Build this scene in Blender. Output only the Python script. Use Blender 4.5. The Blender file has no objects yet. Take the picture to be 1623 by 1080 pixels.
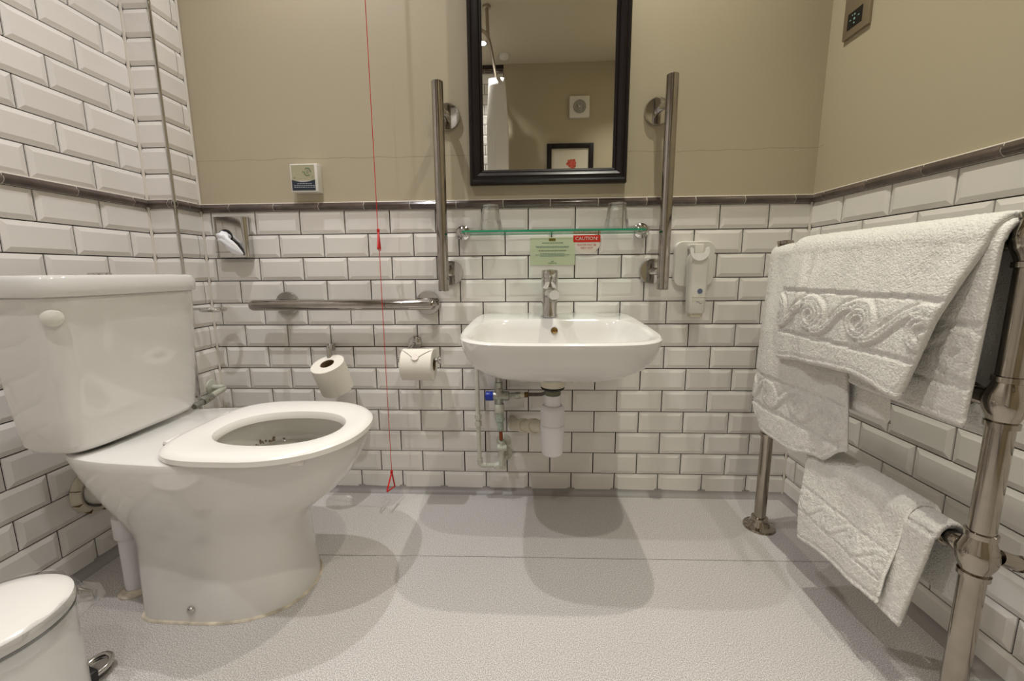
import bpy, math, random
import numpy as np
from mathutils import Vector, Matrix, noise
random.seed(7)
PI = math.pi
S = bpy.context.scene
C = S.collection

# ---------------------------------------------------------------- camera
RT = Vector((0.99897385, 0.04448575, -0.00850139))
UP = Vector((0.00168136, 0.15115102, 0.98850925))
FW = Vector((-0.04525957, 0.98750918, -0.15092112))
cd = bpy.data.cameras.new('camera'); cam = bpy.data.objects.new('camera', cd); C.objects.link(cam)
m = Matrix((RT, UP, -FW)).transposed().to_4x4(); m.translation = Vector((1.0546, -1.3368, 0.786))
cam.matrix_world = m
cd.sensor_width = 36; cd.sensor_fit = 'HORIZONTAL'
cd.lens = 633.52 / 1623 * 36
cd.shift_x = 7.29 / 1623; cd.shift_y = -12.01 / 1623
cd.clip_start = 0.02
S.camera = cam
# ---------------------------------------------------------------- world and exposure
w = bpy.data.worlds.new('world'); S.world = w; w.use_nodes = True
w.node_tree.nodes['Background'].inputs[0].default_value = (0.9, 0.88, 0.85, 1)
w.node_tree.nodes['Background'].inputs[1].default_value = 0.3
S.view_settings.view_transform = 'Standard'; S.view_settings.look = 'None'
S.view_settings.gamma = 1; S.view_settings.use_curve_mapping = False
S.view_settings.exposure = -0.92
S.cycles.max_bounces = 14; S.cycles.diffuse_bounces = 3; S.cycles.caustics_reflective = False; S.cycles.caustics_refractive = False; S.cycles.glossy_bounces = 5
S.cycles.transparent_max_bounces = 16
CEIL = 2.40
# (x, y, watts, colour) of the ceiling downlights; the last is added to brighten the mirrored wall
LAMPS = [(0.43, -0.32, 8.2, (1.0, 0.985, 1.0)), (1.40, -0.24, 9.0, (1.0, 0.98, 0.85)),
         (0.33, -1.02, 9.2, (1.0, 0.98, 1.0)), (1.43, -1.02, 7.4, (1.0, 0.98, 0.85)),
         (0.75, -1.80, 5.0, (1.0, 0.985, 0.95)), (1.80, -1.62, 6.5, (1.0, 0.98, 0.88))]
LAMP_GAIN = 1.0

# ---------------------------------------------------------------- helpers
def lin(r, g, b):
    f = lambda c: (c/255)/12.92 if c <= 10 else (((c/255)+0.055)/1.055)**2.4
    return (f(r), f(g), f(b), 1)

def mat(name, col, rough=0.5, metal=0.0, bump=0.0, bscale=60.0, var=0.0, vscale=8.0, coat=0.0, rvar=0.0,
        ior=1.5, emit=None, spec=0.5, sheen=0.0, objvar=0.0, bdist=0.002, sss=0.0):
    mt = bpy.data.materials.new(name); mt.use_nodes = True
    nt = mt.node_tree; p = nt.nodes['Principled BSDF']
    p.inputs['Base Color'].default_value = col
    p.inputs['Roughness'].default_value = rough; p.inputs['Metallic'].default_value = metal
    p.inputs['IOR'].default_value = ior; p.inputs['Specular IOR Level'].default_value = spec
    p.inputs['Coat Weight'].default_value = coat; p.inputs['Coat Roughness'].default_value = 0.05
    if sheen: p.inputs['Sheen Weight'].default_value = sheen
    tc = nt.nodes.new('ShaderNodeTexCoord'); L = nt.links
    def nz(scale, detail=4):
        n = nt.nodes.new('ShaderNodeTexNoise'); n.inputs['Scale'].default_value = scale
        n.inputs['Detail'].default_value = detail; L.new(tc.outputs['Object'], n.inputs['Vector']); return n
    hsv = nt.nodes.new('ShaderNodeHueSaturation'); hsv.inputs['Color'].default_value = col
    L.new(hsv.outputs[0], p.inputs['Base Color'])
    val = None
    if var:
        n = nz(vscale); mr = nt.nodes.new('ShaderNodeMapRange')
        mr.inputs['From Min'].default_value = 0.3; mr.inputs['From Max'].default_value = 0.7
        mr.inputs['To Min'].default_value = 1-var; mr.inputs['To Max'].default_value = 1+var
        L.new(n.outputs['Fac'], mr.inputs['Value']); val = mr.outputs[0]
    if objvar:
        oi = nt.nodes.new('ShaderNodeObjectInfo'); mr = nt.nodes.new('ShaderNodeMapRange')
        mr.inputs['To Min'].default_value = 1-objvar; mr.inputs['To Max'].default_value = 1+objvar
        L.new(oi.outputs['Random'], mr.inputs['Value'])
        if val:
            mu = nt.nodes.new('ShaderNodeMath'); mu.operation = 'MULTIPLY'
            L.new(val, mu.inputs[0]); L.new(mr.outputs[0], mu.inputs[1]); val = mu.outputs[0]
        else: val = mr.outputs[0]
    if val: L.new(val, hsv.inputs['Value'])
    if rvar:
        n = nz(vscale*1.7); mr = nt.nodes.new('ShaderNodeMapRange')
        mr.inputs['To Min'].default_value = max(0, rough-rvar); mr.inputs['To Max'].default_value = rough+rvar
        L.new(n.outputs['Fac'], mr.inputs['Value']); L.new(mr.outputs[0], p.inputs['Roughness'])
    if bump:
        n = nz(bscale, 6); b = nt.nodes.new('ShaderNodeBump'); b.inputs['Strength'].default_value = bump
        b.inputs['Distance'].default_value = bdist
        L.new(n.outputs['Fac'], b.inputs['Height']); L.new(b.outputs[0], p.inputs['Normal'])
    if emit:
        p.inputs['Emission Color'].default_value = emit[0]; p.inputs['Emission Strength'].default_value = emit[1]
    return mt

def glassmat(name, tint, fac0=0.06, edge=0.5):
    mt = bpy.data.materials.new(name); mt.use_nodes = True; nt = mt.node_tree; nt.nodes.clear()
    o = nt.nodes.new('ShaderNodeOutputMaterial'); mx = nt.nodes.new('ShaderNodeMixShader')
    t = nt.nodes.new('ShaderNodeBsdfTransparent'); t.inputs[0].default_value = tint
    g = nt.nodes.new('ShaderNodeBsdfGlossy'); g.inputs['Roughness'].default_value = 0.02
    lw = nt.nodes.new('ShaderNodeLayerWeight'); lw.inputs['Blend'].default_value = 0.35
    mr = nt.nodes.new('ShaderNodeMapRange'); mr.inputs['To Min'].default_value = fac0; mr.inputs['To Max'].default_value = edge
    L = nt.links; L.new(lw.outputs['Facing'], mr.inputs['Value']); L.new(mr.outputs[0], mx.inputs[0])
    L.new(t.outputs[0], mx.inputs[1]); L.new(g.outputs[0], mx.inputs[2]); L.new(mx.outputs[0], o.inputs[0])
    return mt

class MB:
    def __init__(s): s.v = []; s.f = []
    def add(s, vs, fs):
        n = len(s.v); s.v += [tuple(p) for p in vs]; s.f += [tuple(i+n for i in f) for f in fs]; return s
    def box(s, x0, y0, z0, x1, y1, z1, b=0.0, M=None):
        cx, cy, cz = (x0+x1)/2, (y0+y1)/2, (z0+z1)/2; hx, hy, hz = abs(x1-x0)/2, abs(y1-y0)/2, abs(z1-z0)/2
        b = min(b, hx*.99, hy*.99, hz*.99)
        if b <= 0:
            vs = [(cx+i*hx, cy+j*hy, cz+k*hz) for i in (-1, 1) for j in (-1, 1) for k in (-1, 1)]
            fs = [(0,1,3,2), (4,6,7,5), (0,4,5,1), (2,3,7,6), (0,2,6,4), (1,5,7,3)]
        else:
            import bmesh
            bm = bmesh.new(); bmesh.ops.create_cube(bm, size=1)
            for v in bm.verts: v.co = Vector((v.co.x*2*hx+cx, v.co.y*2*hy+cy, v.co.z*2*hz+cz))
            bmesh.ops.bevel(bm, geom=bm.edges[:], offset=b, segments=3, affect='EDGES', profile=0.5)
            bm.verts.ensure_lookup_table(); bm.verts.index_update()
            vs = [tuple(v.co) for v in bm.verts]; fs = [tuple(v.index for v in f.verts) for f in bm.faces]; bm.free()
        if M: vs = [tuple(M @ Vector(v)) for v in vs]
        return s.add(vs, fs)
    def tube(s, path, r, n=20, cap=True, closed=False):
        P = [Vector(p) for p in path]; k = len(P)
        R = list(r) if hasattr(r, '__len__') else [r]*k
        T = []
        for i in range(k):
            if closed: t = P[(i+1) % k]-P[i-1]
            else:
                a_, b_ = max(i-1, 0), min(i+1, k-1); t = P[b_]-P[a_]
                while t.length < 1e-7 and (a_ > 0 or b_ < k-1): a_, b_ = max(a_-1, 0), min(b_+1, k-1); t = P[b_]-P[a_]
            T.append(t.normalized())
        a = Vector((0, 0, 1)) if abs(T[0].z) < .9 else Vector((1, 0, 0))
        U = (a - T[0]*a.dot(T[0])).normalized(); vs = []
        for i in range(k):
            U = (U - T[i]*U.dot(T[i])).normalized(); V = T[i].cross(U)
            for j in range(n):
                an = 2*PI*j/n; vs.append(P[i]+(U*math.cos(an)+V*math.sin(an))*R[i])
        fs = []
        for i in range(k if closed else k-1):
            i2 = (i+1) % k
            for j in range(n): j2 = (j+1) % n; fs.append((i*n+j, i*n+j2, i2*n+j2, i2*n+j))
        if cap and not closed: fs += [tuple(range(n-1, -1, -1)), tuple(range((k-1)*n, k*n))]
        return s.add(vs, fs)
    def cyl(s, a, b, r, n=24, r2=None, bev=0.0):
        a, b = Vector(a), Vector(b); r2 = r if r2 is None else r2; d = (b-a); L = d.length; d.normalize()
        if bev:
            return s.tube([a, a, a+d*bev*.3, a+d*bev, b-d*bev, b-d*bev*.3, b, b],
                          [max(r-bev, .0001)*1.0, r-bev, r-bev*.3, r, r2, r2-bev*.3, r2-bev, max(r2-bev, .0001)], n)
        return s.tube([a, b], [r, r2], n)
    def lathe(s, prof, org, axis=(0, 0, 1), n=32):
        """prof: list of (r, h)"""
        ax = Vector(axis).normalized(); a = Vector((1, 0, 0)) if abs(ax.x) < .9 else Vector((0, 1, 0))
        U = (a-ax*a.dot(ax)).normalized(); V = ax.cross(U); o = Vector(org); vs = []
        for r, h in prof:
            for j in range(n):
                an = 2*PI*j/n; vs.append(o+ax*h+(U*math.cos(an)+V*math.sin(an))*max(r, 1e-5))
        fs = []
        for i in range(len(prof)-1):
            for j in range(n): j2 = (j+1) % n; fs.append((i*n+j, i*n+j2, (i+1)*n+j2, (i+1)*n+j))
        return s.add(vs, fs)
    def loft(s, rings, cap0=False, cap1=False):
        n = len(rings[0]); vs = [p for r in rings for p in r]; fs = []
        for i in range(len(rings)-1):
            for j in range(n): j2 = (j+1) % n; fs.append((i*n+j, i*n+j2, (i+1)*n+j2, (i+1)*n+j))
        if cap0: fs.append(tuple(range(n-1, -1, -1)))
        if cap1: fs.append(tuple(range((len(rings)-1)*n, len(rings)*n)))
        return s.add(vs, fs)
    def poly(s, pts): return s.add(pts, [tuple(range(len(pts)))])
    def prism(s, pts, d):
        d = Vector(d); n = len(pts); a = [Vector(p) for p in pts]; b = [p+d for p in a]
        return s.add(a+b, [tuple(range(n)), tuple(range(2*n-1, n-1, -1))]+[(i, i+n, (i+1) % n+n, (i+1) % n) for i in range(n)])

def mesh(name, mb, mt, off=Vector((0, 0, 0)), angle=38, flat=False):
    me = bpy.data.meshes.new(name)
    me.from_pydata([tuple(Vector(v)-off) for v in mb.v], [], mb.f); me.update()
    import bmesh
    bm = bmesh.new(); bm.from_mesh(me); bmesh.ops.recalc_face_normals(bm, faces=bm.faces[:]); bm.to_mesh(me); bm.free()
    if not flat:
        me.shade_smooth(); me.set_sharp_from_angle(angle=math.radians(angle))
    if mt: me.materials.append(mt)
    return me

def wloc(o):
    v = Vector((0, 0, 0))
    while o: v += o.location; o = o.parent
    return v

def tag(o, label=None, cat=None, group=None, kind=None):
    if label: o['label'] = label
    if cat: o['category'] = cat
    if group: o['group'] = group
    if kind: o['kind'] = kind
    return o

def thing(name, loc, label, cat, group=None):
    o = bpy.data.objects.new(name, None); o.empty_display_size = 0.05; C.objects.link(o); o.location = loc
    return tag(o, label, cat, group)

def part(name, mb, mt, parent=None, label=None, org=None, **k):
    off = wloc(parent) if parent else Vector(org or (0, 0, 0))
    me = mesh(name, mb, mt, off, **k); o = bpy.data.objects.new(name, me); C.objects.link(o)
    if parent: o.parent = parent
    else: o.location = off
    if label: o['label'] = label
    return o

def struct(name, mb, mt, **k): return tag(part(name, mb, mt, **k), kind='structure')

def text_part(name, body, size, mt, parent, M, extrude=0.0001):
    cu = bpy.data.curves.new(name, 'FONT'); cu.body = body; cu.size = size; cu.extrude = extrude
    cu.align_x = 'CENTER'; cu.align_y = 'CENTER'; cu.resolution_u = 2
    t = bpy.data.objects.new('tmp', cu); C.objects.link(t)
    dg = bpy.context.evaluated_depsgraph_get(); dg.update()
    me = bpy.data.meshes.new_from_object(t.evaluated_get(dg)); bpy.data.objects.remove(t); bpy.data.curves.remove(cu)
    me.materials.clear(); me.materials.append(mt)
    MM = Matrix.Translation(-wloc(parent)) @ M
    me.transform(MM); me.name = name
    o = bpy.data.objects.new(name, me); C.objects.link(o); o.parent = parent; return o

# ---------------------------------------------------------------- materials
M = {}
M['tile'] = mat('tile_glaze', lin(239, 234, 227), 0.13, var=0.025, vscale=9, objvar=0.035, bump=0.05, bscale=14, coat=0.25)
M['grout'] = mat('grout', lin(42, 32, 26), 0.9, bump=0.3, bscale=300)
M['sealant'] = mat('sealant', lin(222, 214, 202), 0.4)
M['border'] = mat('border_glaze', lin(88, 76, 70), 0.16, var=0.45, vscale=22, objvar=0.12, coat=0.4)
M['ceil'] = mat('ceiling_paint', lin(204, 194, 172), 0.8, bump=0.1, bscale=120)
M['ceram'] = mat('vitreous_china', lin(228, 225, 220), 0.09, coat=0.5, bump=0.02, bscale=9, var=0.01)
M['seat'] = mat('seat_plastic', lin(240, 236, 230), 0.22, coat=0.1)
M['chrome'] = mat('chrome', lin(205, 203, 200), 0.09, 1.0, rvar=0.04, vscale=30)
M['steel'] = mat('polished_steel', lin(172, 166, 160), 0.10, 1.0, rvar=0.06, vscale=26, var=0.08)
M['nickel'] = mat('worn_nickel', lin(166, 158, 147), 0.09, 1.0, rvar=0.06, vscale=24, var=0.12, bump=0.03, bscale=60)
M['frame'] = mat('espresso_wood', lin(24, 15, 16), 0.34, coat=0.0, spec=0.35)
M['towel'] = mat('terry_cotton', lin(240, 236, 228), 0.95, bump=0.9, bscale=300, spec=0.1, sheen=0.3, bdist=0.004, var=0.05, vscale=260)
M['paper'] = mat('tissue_paper', lin(238, 232, 220), 0.9, bump=0.15, bscale=160, spec=0.1)
M['card'] = mat('cardboard_core', lin(120, 98, 66), 0.8)
M['red'] = mat('red_plastic', lin(205, 22, 24), 0.3)
M['white'] = mat('white_plastic', lin(228, 224, 214), 0.3)
M['cream'] = mat('cream_plastic', lin(214, 205, 184), 0.35)
M['trap'] = mat('trap_plastic', lin(232, 228, 230), 0.3)
M['pipe'] = mat('painted_pipe', lin(206, 206, 190), 0.4, var=0.08, vscale=50, bump=0.1, bscale=120)
M['brass'] = mat('aged_brass', lin(120, 96, 60), 0.35, 1.0, var=0.3, vscale=60)
M['dullmetal'] = mat('limescaled_chrome', lin(168, 168, 158), 0.35, 0.8, var=0.25, vscale=90)
M['verd'] = mat('verdigris', lin(176, 188, 174), 0.7, var=0.2, vscale=80)
M['copper'] = mat('copper', lin(140, 74, 48), 0.4, 0.8)
M['lock'] = mat('tarnished_nut', lin(112, 112, 92), .45, .6, var=.25, vscale=60)
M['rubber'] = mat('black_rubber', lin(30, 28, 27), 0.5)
M['blue'] = mat('blue_plastic', lin(22, 52, 168), 0.35)
M['hose'] = mat('grey_hose', lin(86, 80, 72), 0.5, var=0.2, vscale=60)
M['bolt'] = M['chrome']
M['water'] = mat('water', lin(196, 192, 180), 0.03, coat=1)
M['stain'] = mat('limescale_stain', lin(150, 132, 108), 0.7, var=0.4, vscale=70)
M['grime'] = mat('sealant_grime', lin(206, 194, 176), 0.7, var=0.35, vscale=30)
M['green'] = mat('pale_green_card', lin(206, 214, 180), 0.5)
M['stickred'] = mat('red_sticker', lin(214, 44, 26), 0.4)
M['stickwhite'] = mat('sticker_white', lin(234, 222, 210), 0.4)
M['olive'] = mat('olive_ink', lin(118, 104, 30), 0.5)
M['ink'] = mat('grey_green_ink', lin(112, 136, 104), 0.6)
M['redink'] = mat('red_ink', lin(196, 60, 48), 0.6)
M['whiteink'] = mat('white_ink', lin(240, 232, 222), 0.6)
M['navy'] = mat('navy_label', lin(38, 46, 60), 0.3)
M['alarm'] = mat('alarm_face', lin(178, 172, 142), 0.4)
M['bluegrey'] = mat('blue_grey_ink', lin(98, 110, 136), 0.5)
M['paleink'] = mat('pale_ink', lin(170, 174, 178), 0.5)
M['dark'] = mat('dark_void', lin(24, 22, 20), 0.6)
M['screen'] = mat('black_screen', lin(14, 14, 15), 0.15)
M['brushed'] = mat('brushed_steel', lin(176, 164, 148), 0.38, 0.9)
M['bag'] = glassmat('thin_plastic_bag', (0.96, 0.96, 0.96, 1), 0.18, 0.7)
M['curtain'] = mat('white_curtain', lin(236, 232, 226), 0.6, bump=0.2, bscale=80)
M['mat'] = mat('cream_mount', lin(216, 208, 190), 0.8)
M['petal'] = mat('red_paint', lin(196, 84, 66), 0.8, var=0.4, vscale=60)
M['glassface'] = glassmat('clear_glass', (0.93, 0.985, 0.955, 1), 0.07, 0.45)
M['glassedge'] = mat('green_glass_edge', lin(40, 150, 112), 0.1, coat=0.5)
M['tumbler'] = glassmat('tumbler_glass', (0.975, 0.98, 0.975, 1), 0.03, 0.9)
M['mirror'] = mat('mirror_silver', (0.90, 0.90, 0.87, 1), 0.0, 1.0)

def paint():
    """greige emulsion with a hairline joint crack at z ~ 1.155 on the back wall"""
    mt = mat('greige_emulsion', lin(186, 174, 148), 0.62, bump=0.12, bscale=90, bdist=0.0015)
    nt = mt.node_tree; L = nt.links; p = nt.nodes['Principled BSDF']
    g = nt.nodes.new('ShaderNodeNewGeometry'); sx = nt.nodes.new('ShaderNodeSeparateXYZ'); L.new(g.outputs['Position'], sx.inputs[0])
    n = nt.nodes.new('ShaderNodeTexNoise'); n.inputs['Scale'].default_value = 9; n.inputs['Detail'].default_value = 8
    L.new(g.outputs['Position'], n.inputs['Vector'])
    def math_(op, a, b=None, c=None):
        q = nt.nodes.new('ShaderNodeMath'); q.operation = op
        for i, v in enumerate((a, b, c)):
            if v is None: continue
            if isinstance(v, (int, float)): q.inputs[i].default_value = v
            else: L.new(v, q.inputs[i])
        return q.outputs[0]
    dz = math_('SUBTRACT', sx.outputs['Z'], 1.155)
    nn = math_('MULTIPLY', math_('SUBTRACT', n.outputs['Fac'], 0.5), 0.022)
    d = math_('ABSOLUTE', math_('SUBTRACT', dz, nn))
    line = math_('SUBTRACT', 1.0, math_('SMOOTH_MIN', math_('DIVIDE', d, 0.0011), 1.0, 0.1))
    line = math_('MULTIPLY', line, math_('GREATER_THAN', sx.outputs['Y'], -0.02))
    n2 = nt.nodes.new('ShaderNodeTexNoise'); n2.inputs['Scale'].default_value = 2.2; L.new(g.outputs['Position'], n2.inputs['Vector'])
    line = math_('MULTIPLY', line, math_('MULTIPLY', n2.outputs['Fac'], 1.1))
    mx = nt.nodes.new('ShaderNodeMix'); mx.data_type = 'RGBA'
    L.new(line, mx.inputs[0]); mx.inputs[6].default_value = lin(186, 174, 148); mx.inputs[7].default_value = lin(92, 82, 66)
    L.new(mx.outputs[2], p.inputs['Base Color'])
    return mt
M['paint'] = paint()

def floor_mat():
    mt = mat('speckled_vinyl', lin(178, 172, 166), 0.42, rvar=0.1, vscale=5)
    nt = mt.node_tree; L = nt.links; p = nt.nodes['Principled BSDF']
    tc = nt.nodes.new('ShaderNodeTexCoord')
    n = nt.nodes.new('ShaderNodeTexNoise'); n.inputs['Scale'].default_value = 480; n.inputs['Detail'].default_value = 3; L.new(tc.outputs['Object'], n.inputs[0])
    r = nt.nodes.new('ShaderNodeValToRGB'); r.color_ramp.elements[0].position = 0.39; r.color_ramp.elements[0].color = lin(160, 155, 152)
    r.color_ramp.elements[1].position = 0.61; r.color_ramp.elements[1].color = lin(224, 219, 215)
    L.new(n.outputs['Fac'], r.inputs[0])
    n2 = nt.nodes.new('ShaderNodeTexNoise'); n2.inputs['Scale'].default_value = 3.5; n2.inputs['Detail'].default_value = 5; L.new(tc.outputs['Object'], n2.inputs[0])
    mr = nt.nodes.new('ShaderNodeMapRange'); mr.inputs['To Min'].default_value = 0.94; mr.inputs['To Max'].default_value = 1.05; L.new(n2.outputs['Fac'], mr.inputs['Value'])
    h = nt.nodes.new('ShaderNodeHueSaturation'); L.new(r.outputs[0], h.inputs['Color']); L.new(mr.outputs[0], h.inputs['Value'])
    L.new(h.outputs[0], p.inputs['Base Color'])
    b = nt.nodes.new('ShaderNodeBump'); b.inputs['Strength'].default_value = 0.05; b.inputs['Distance'].default_value = 0.0005
    L.new(n.outputs['Fac'], b.inputs['Height']); L.new(b.outputs[0], p.inputs['Normal'])
    return mt
M['floor'] = floor_mat()
M['cove'] = mat('cove_vinyl', lin(158, 153, 150), 0.45, var=0.05, vscale=400)

# ---------------------------------------------------------------- shell
XL, XR, YB = -0.1175, 1.950, -2.10
BX, BY = -0.030, -0.100            # boxing: right face X, front face Y
PW, PH, G = 0.152, 0.0763, 0.0026
ZD = 13*PH                          # underside of the dado 0.992
ZD2 = 1.017
TT = 0.0062                         # tile relief in front of the grout plane
PT = 0.004                          # plaster set back behind the tile face

floor = struct('floor', MB().box(XL-0.05, YB-0.05, -0.05, XR+0.05, 0.05, 0.0), M['floor'])
seam = MB(); pts = [(XL+0.3, -0.352), (0.46, -0.341), (0.9, -0.333), (1.3, -0.329), (1.74, -0.323), (XR, -0.32)]
for a, b in zip(pts, pts[1:]): seam.add([(a[0], a[1], .0003), (b[0], b[1], .0003), (b[0], b[1]+.0013, .0003), (a[0], a[1]+.0013, .0003)], [(0, 1, 2, 3)])
part('vinyl_seam', seam, M['hose'], floor)
struct('ceiling', MB().box(XL-0.05, YB-0.05, CEIL, XR+0.05, 0.05, CEIL+0.05), M['ceil'])
wall_back = struct('wall_back', MB().box(XL-0.05, TT, 0, XR+0.05, TT+0.05, ZD2), M['grout'])
part('plaster', MB().box(XL-0.05, PT, ZD2-0.01, XR+0.05, PT+0.05, CEIL), M['paint'], wall_back)
wall_right = struct('wall_right', MB().box(XR+TT, YB-0.05, 0, XR+TT+0.05, 0.05, ZD2), M['grout'])
part('plaster', MB().box(XR+PT, YB-0.05, ZD2-0.01, XR+PT+0.05, 0.05, CEIL), M['paint'], wall_right)
wall_left = struct('wall_left', MB().box(XL-TT-0.05, YB-0.05, 0, XL-TT, 0.05, CEIL), M['grout'])
boxing = struct('trim_1', MB().box(XL-TT, BY+TT, 0, BX-TT, 0.03, CEIL), M['grout'])
wall_rear = struct('wall_rear', MB().box(0.885, YB-0.05, 0, XR+0.05, YB, CEIL), M['paint'])
part('grout_bed', MB().box(XL-0.05, YB-0.05, 0, 0.885, YB-TT+0.001, CEIL), M['grout'], wall_rear)

_tc = {}
def tile_mesh(w, h, bl=1, br=1, bt=1, bb=1):
    key = (round(w, 3), round(h, 3), bl, br, bt, bb)
    if key in _tc: return _tc[key]
    c = 0.0125; e0, e1 = 0.0028, TT; x, z = w/2, h/2
    il, ir = (-x+min(c, w*.3)) if bl else -x, (x-min(c, w*.3)) if br else x
    ib, it = (-z+min(c, h*.3)) if bb else -z, (z-min(c, h*.3)) if bt else z
    y0, y1, y2 = TT+.0008, TT-e0, 0.0
    a = .0007
    vs = [(-x, y0, -z), (x, y0, -z), (x, y0, z), (-x, y0, z),
          (-x+a, y1 if (bl or bb) else y2, -z+a), (x-a, y1 if (br or bb) else y2, -z+a), (x-a, y1 if (br or bt) else y2, z-a), (-x+a, y1 if (bl or bt) else y2, z-a),
          (il, y2, ib), (ir, y2, ib), (ir, y2, it), (il, y2, it)]
    fs = []
    for k in (0, 4):
        for i in range(4): j = (i+1) % 4; fs.append((k+i, k+j, k+4+j, k+4+i))
    fs.append((8, 9, 10, 11))
    me = bpy.data.meshes.new('tile'); me.from_pydata(vs, [], fs); me.update(); me.materials.append(M['tile'])
    # bevel softly so chamfer lines catch light
    _tc[key] = me; return me

def place_tile(parent, frame, u0, u1, z0, z1, cl=False, cr=False):
    """frame: (origin, dir_u, rotz) tile between u0..u1 along dir_u, z0..z1; cl/cr cut side has no chamfer"""
    o_, du, rz = frame; w, h = u1-u0-G, z1-z0-G*.75
    if w < 0.004: return
    me = tile_mesh(w, h, int(not cl), int(not cr))
    o = bpy.data.objects.new('tile', me); C.objects.link(o); o.parent = parent
    p = Vector(o_)+Vector(du)*((u0+u1)/2); o.location = (p.x, p.y, (z0+z1)/2)
    o.rotation_euler = (random.uniform(-.004, .004), random.uniform(-.002, .002), rz+random.uniform(-.004, .004))

def rowjoints(u0, u1, phase):
    k = math.floor((u0-phase)/PW)+1; js = [u0]
    while phase+k*PW < u1-0.003:
        if phase+k*PW > u0+0.003: js.append(phase+k*PW)
        k += 1
    return js+[u1]

def tile_rows(parent, frame, u0, u1, phase, rows, flip=1):
    """rows: list of (row_index_parity, z0, z1)."""
    for par, z0, z1 in rows:
        js = rowjoints(u0, u1, phase+(0 if par % 2 else PW/2))
        for i, (a, b) in enumerate(zip(js, js[1:])):
            full = abs((b-a)-PW) < .002
            place_tile(parent, frame, a, b, z0, z1, cl=(not full and i == 0), cr=(not full and i == len(js)-2))

low = [(r, (13-r)*PH, (14-r)*PH) for r in range(1, 14)]
high = [(1+k, ZD2+k*PH, ZD2+(k+1)*PH) for k in range(0, 18)]
high = [(p, a, min(b, CEIL)) for p, a, b in high if a < CEIL-.01]
# back wall
tile_rows(wall_back, ((0, 0, 0), (1, 0, 0), 0), BX+.003, XR-.003, 0.0, low)
# right wall: u runs from the near end towards the back corner = direction +Y ; local x axis after rot -90 is -Y, so use du=-Y
fr = ((XR, 0, 0), (0, -1, 0), -PI/2)
tile_rows(wall_right, fr, 0.003, 0.1211+5*PW, 0.1211, low)
# left wall: local +x after rot +90 is +Y
fl = ((XL, 0, 0), (0, 1, 0), PI/2)
ph_left = -0.3945
tile_rows(wall_left, fl, ph_left-2*PW, BY-.003, ph_left, low+high[:13])
# boxing front and side
for par, z0, z1 in low+high[:13]:
    place_tile(boxing, ((0, BY, 0), (1, 0, 0), 0), XL+.003, BX-.004, z0, z1, True, True)
    js = [BY+.004, -.024, -.003] if par % 2 == 0 else [BY+.004, -.003]
    for a, b in zip(js, js[1:]): place_tile(boxing, ((BX, 0, 0), (0, 1, 0), PI/2), a, b, z0, z1, True, True)
# rear wall tiles seen in the mirror
frr = ((0, YB-TT, 0), (-1, 0, 0), PI)
rear_rows = [(k, 2.338-(k+1)*PH, 2.338-k*PH) for k in range(13)]
tile_rows(wall_rear, ((0, YB-.0005, 0), (-1, 0, 0), PI), -0.883, -0.883+4*PW, -0.883, rear_rows)

# the rest of the tiling, outside the photograph: joined fields
def field(parent, frame, u0, u1, phase, rows):
    mb = MB(); o_, du, rz = frame; R = Matrix.Rotation(rz, 3, 'Z')
    for par, z0, z1 in rows:
        js = rowjoints(u0, u1, phase+(0 if par % 2 else PW/2))
        for a, b in zip(js, js[1:]):
            w, h = b-a-G, z1-z0-G*.75
            if w < .005: continue
            me = tile_mesh(w, h); p = Vector(o_)+Vector(du)*((a+b)/2)+Vector((0, 0, (z0+z1)/2))
            mb.add([R @ v.co+p for v in me.vertices], [tuple(f.vertices) for f in me.polygons])
    o = part('tile_field', mb, M['tile'], parent, flat=True); o['kind'] = 'stuff'; return o
field(wall_right, fr, 0.1211+5*PW, -YB, 0.1211, low)
field(wall_left, fl, YB, ph_left-2*PW, ph_left, low+high)
field(wall_left, fl, ph_left-2*PW, BY-.003, ph_left, high[13:])
field(wall_rear, ((0, YB-.0005, 0), (-1, 0, 0), PI), -0.883+4*PW, -XL, -0.883, rear_rows)
field(wall_rear, ((0, YB-.0005, 0), (-1, 0, 0), PI), -0.883, -XL, -0.883, [(k, 2.338-(k+1)*PH, 2.338-k*PH) for k in range(13, 30)])

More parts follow.
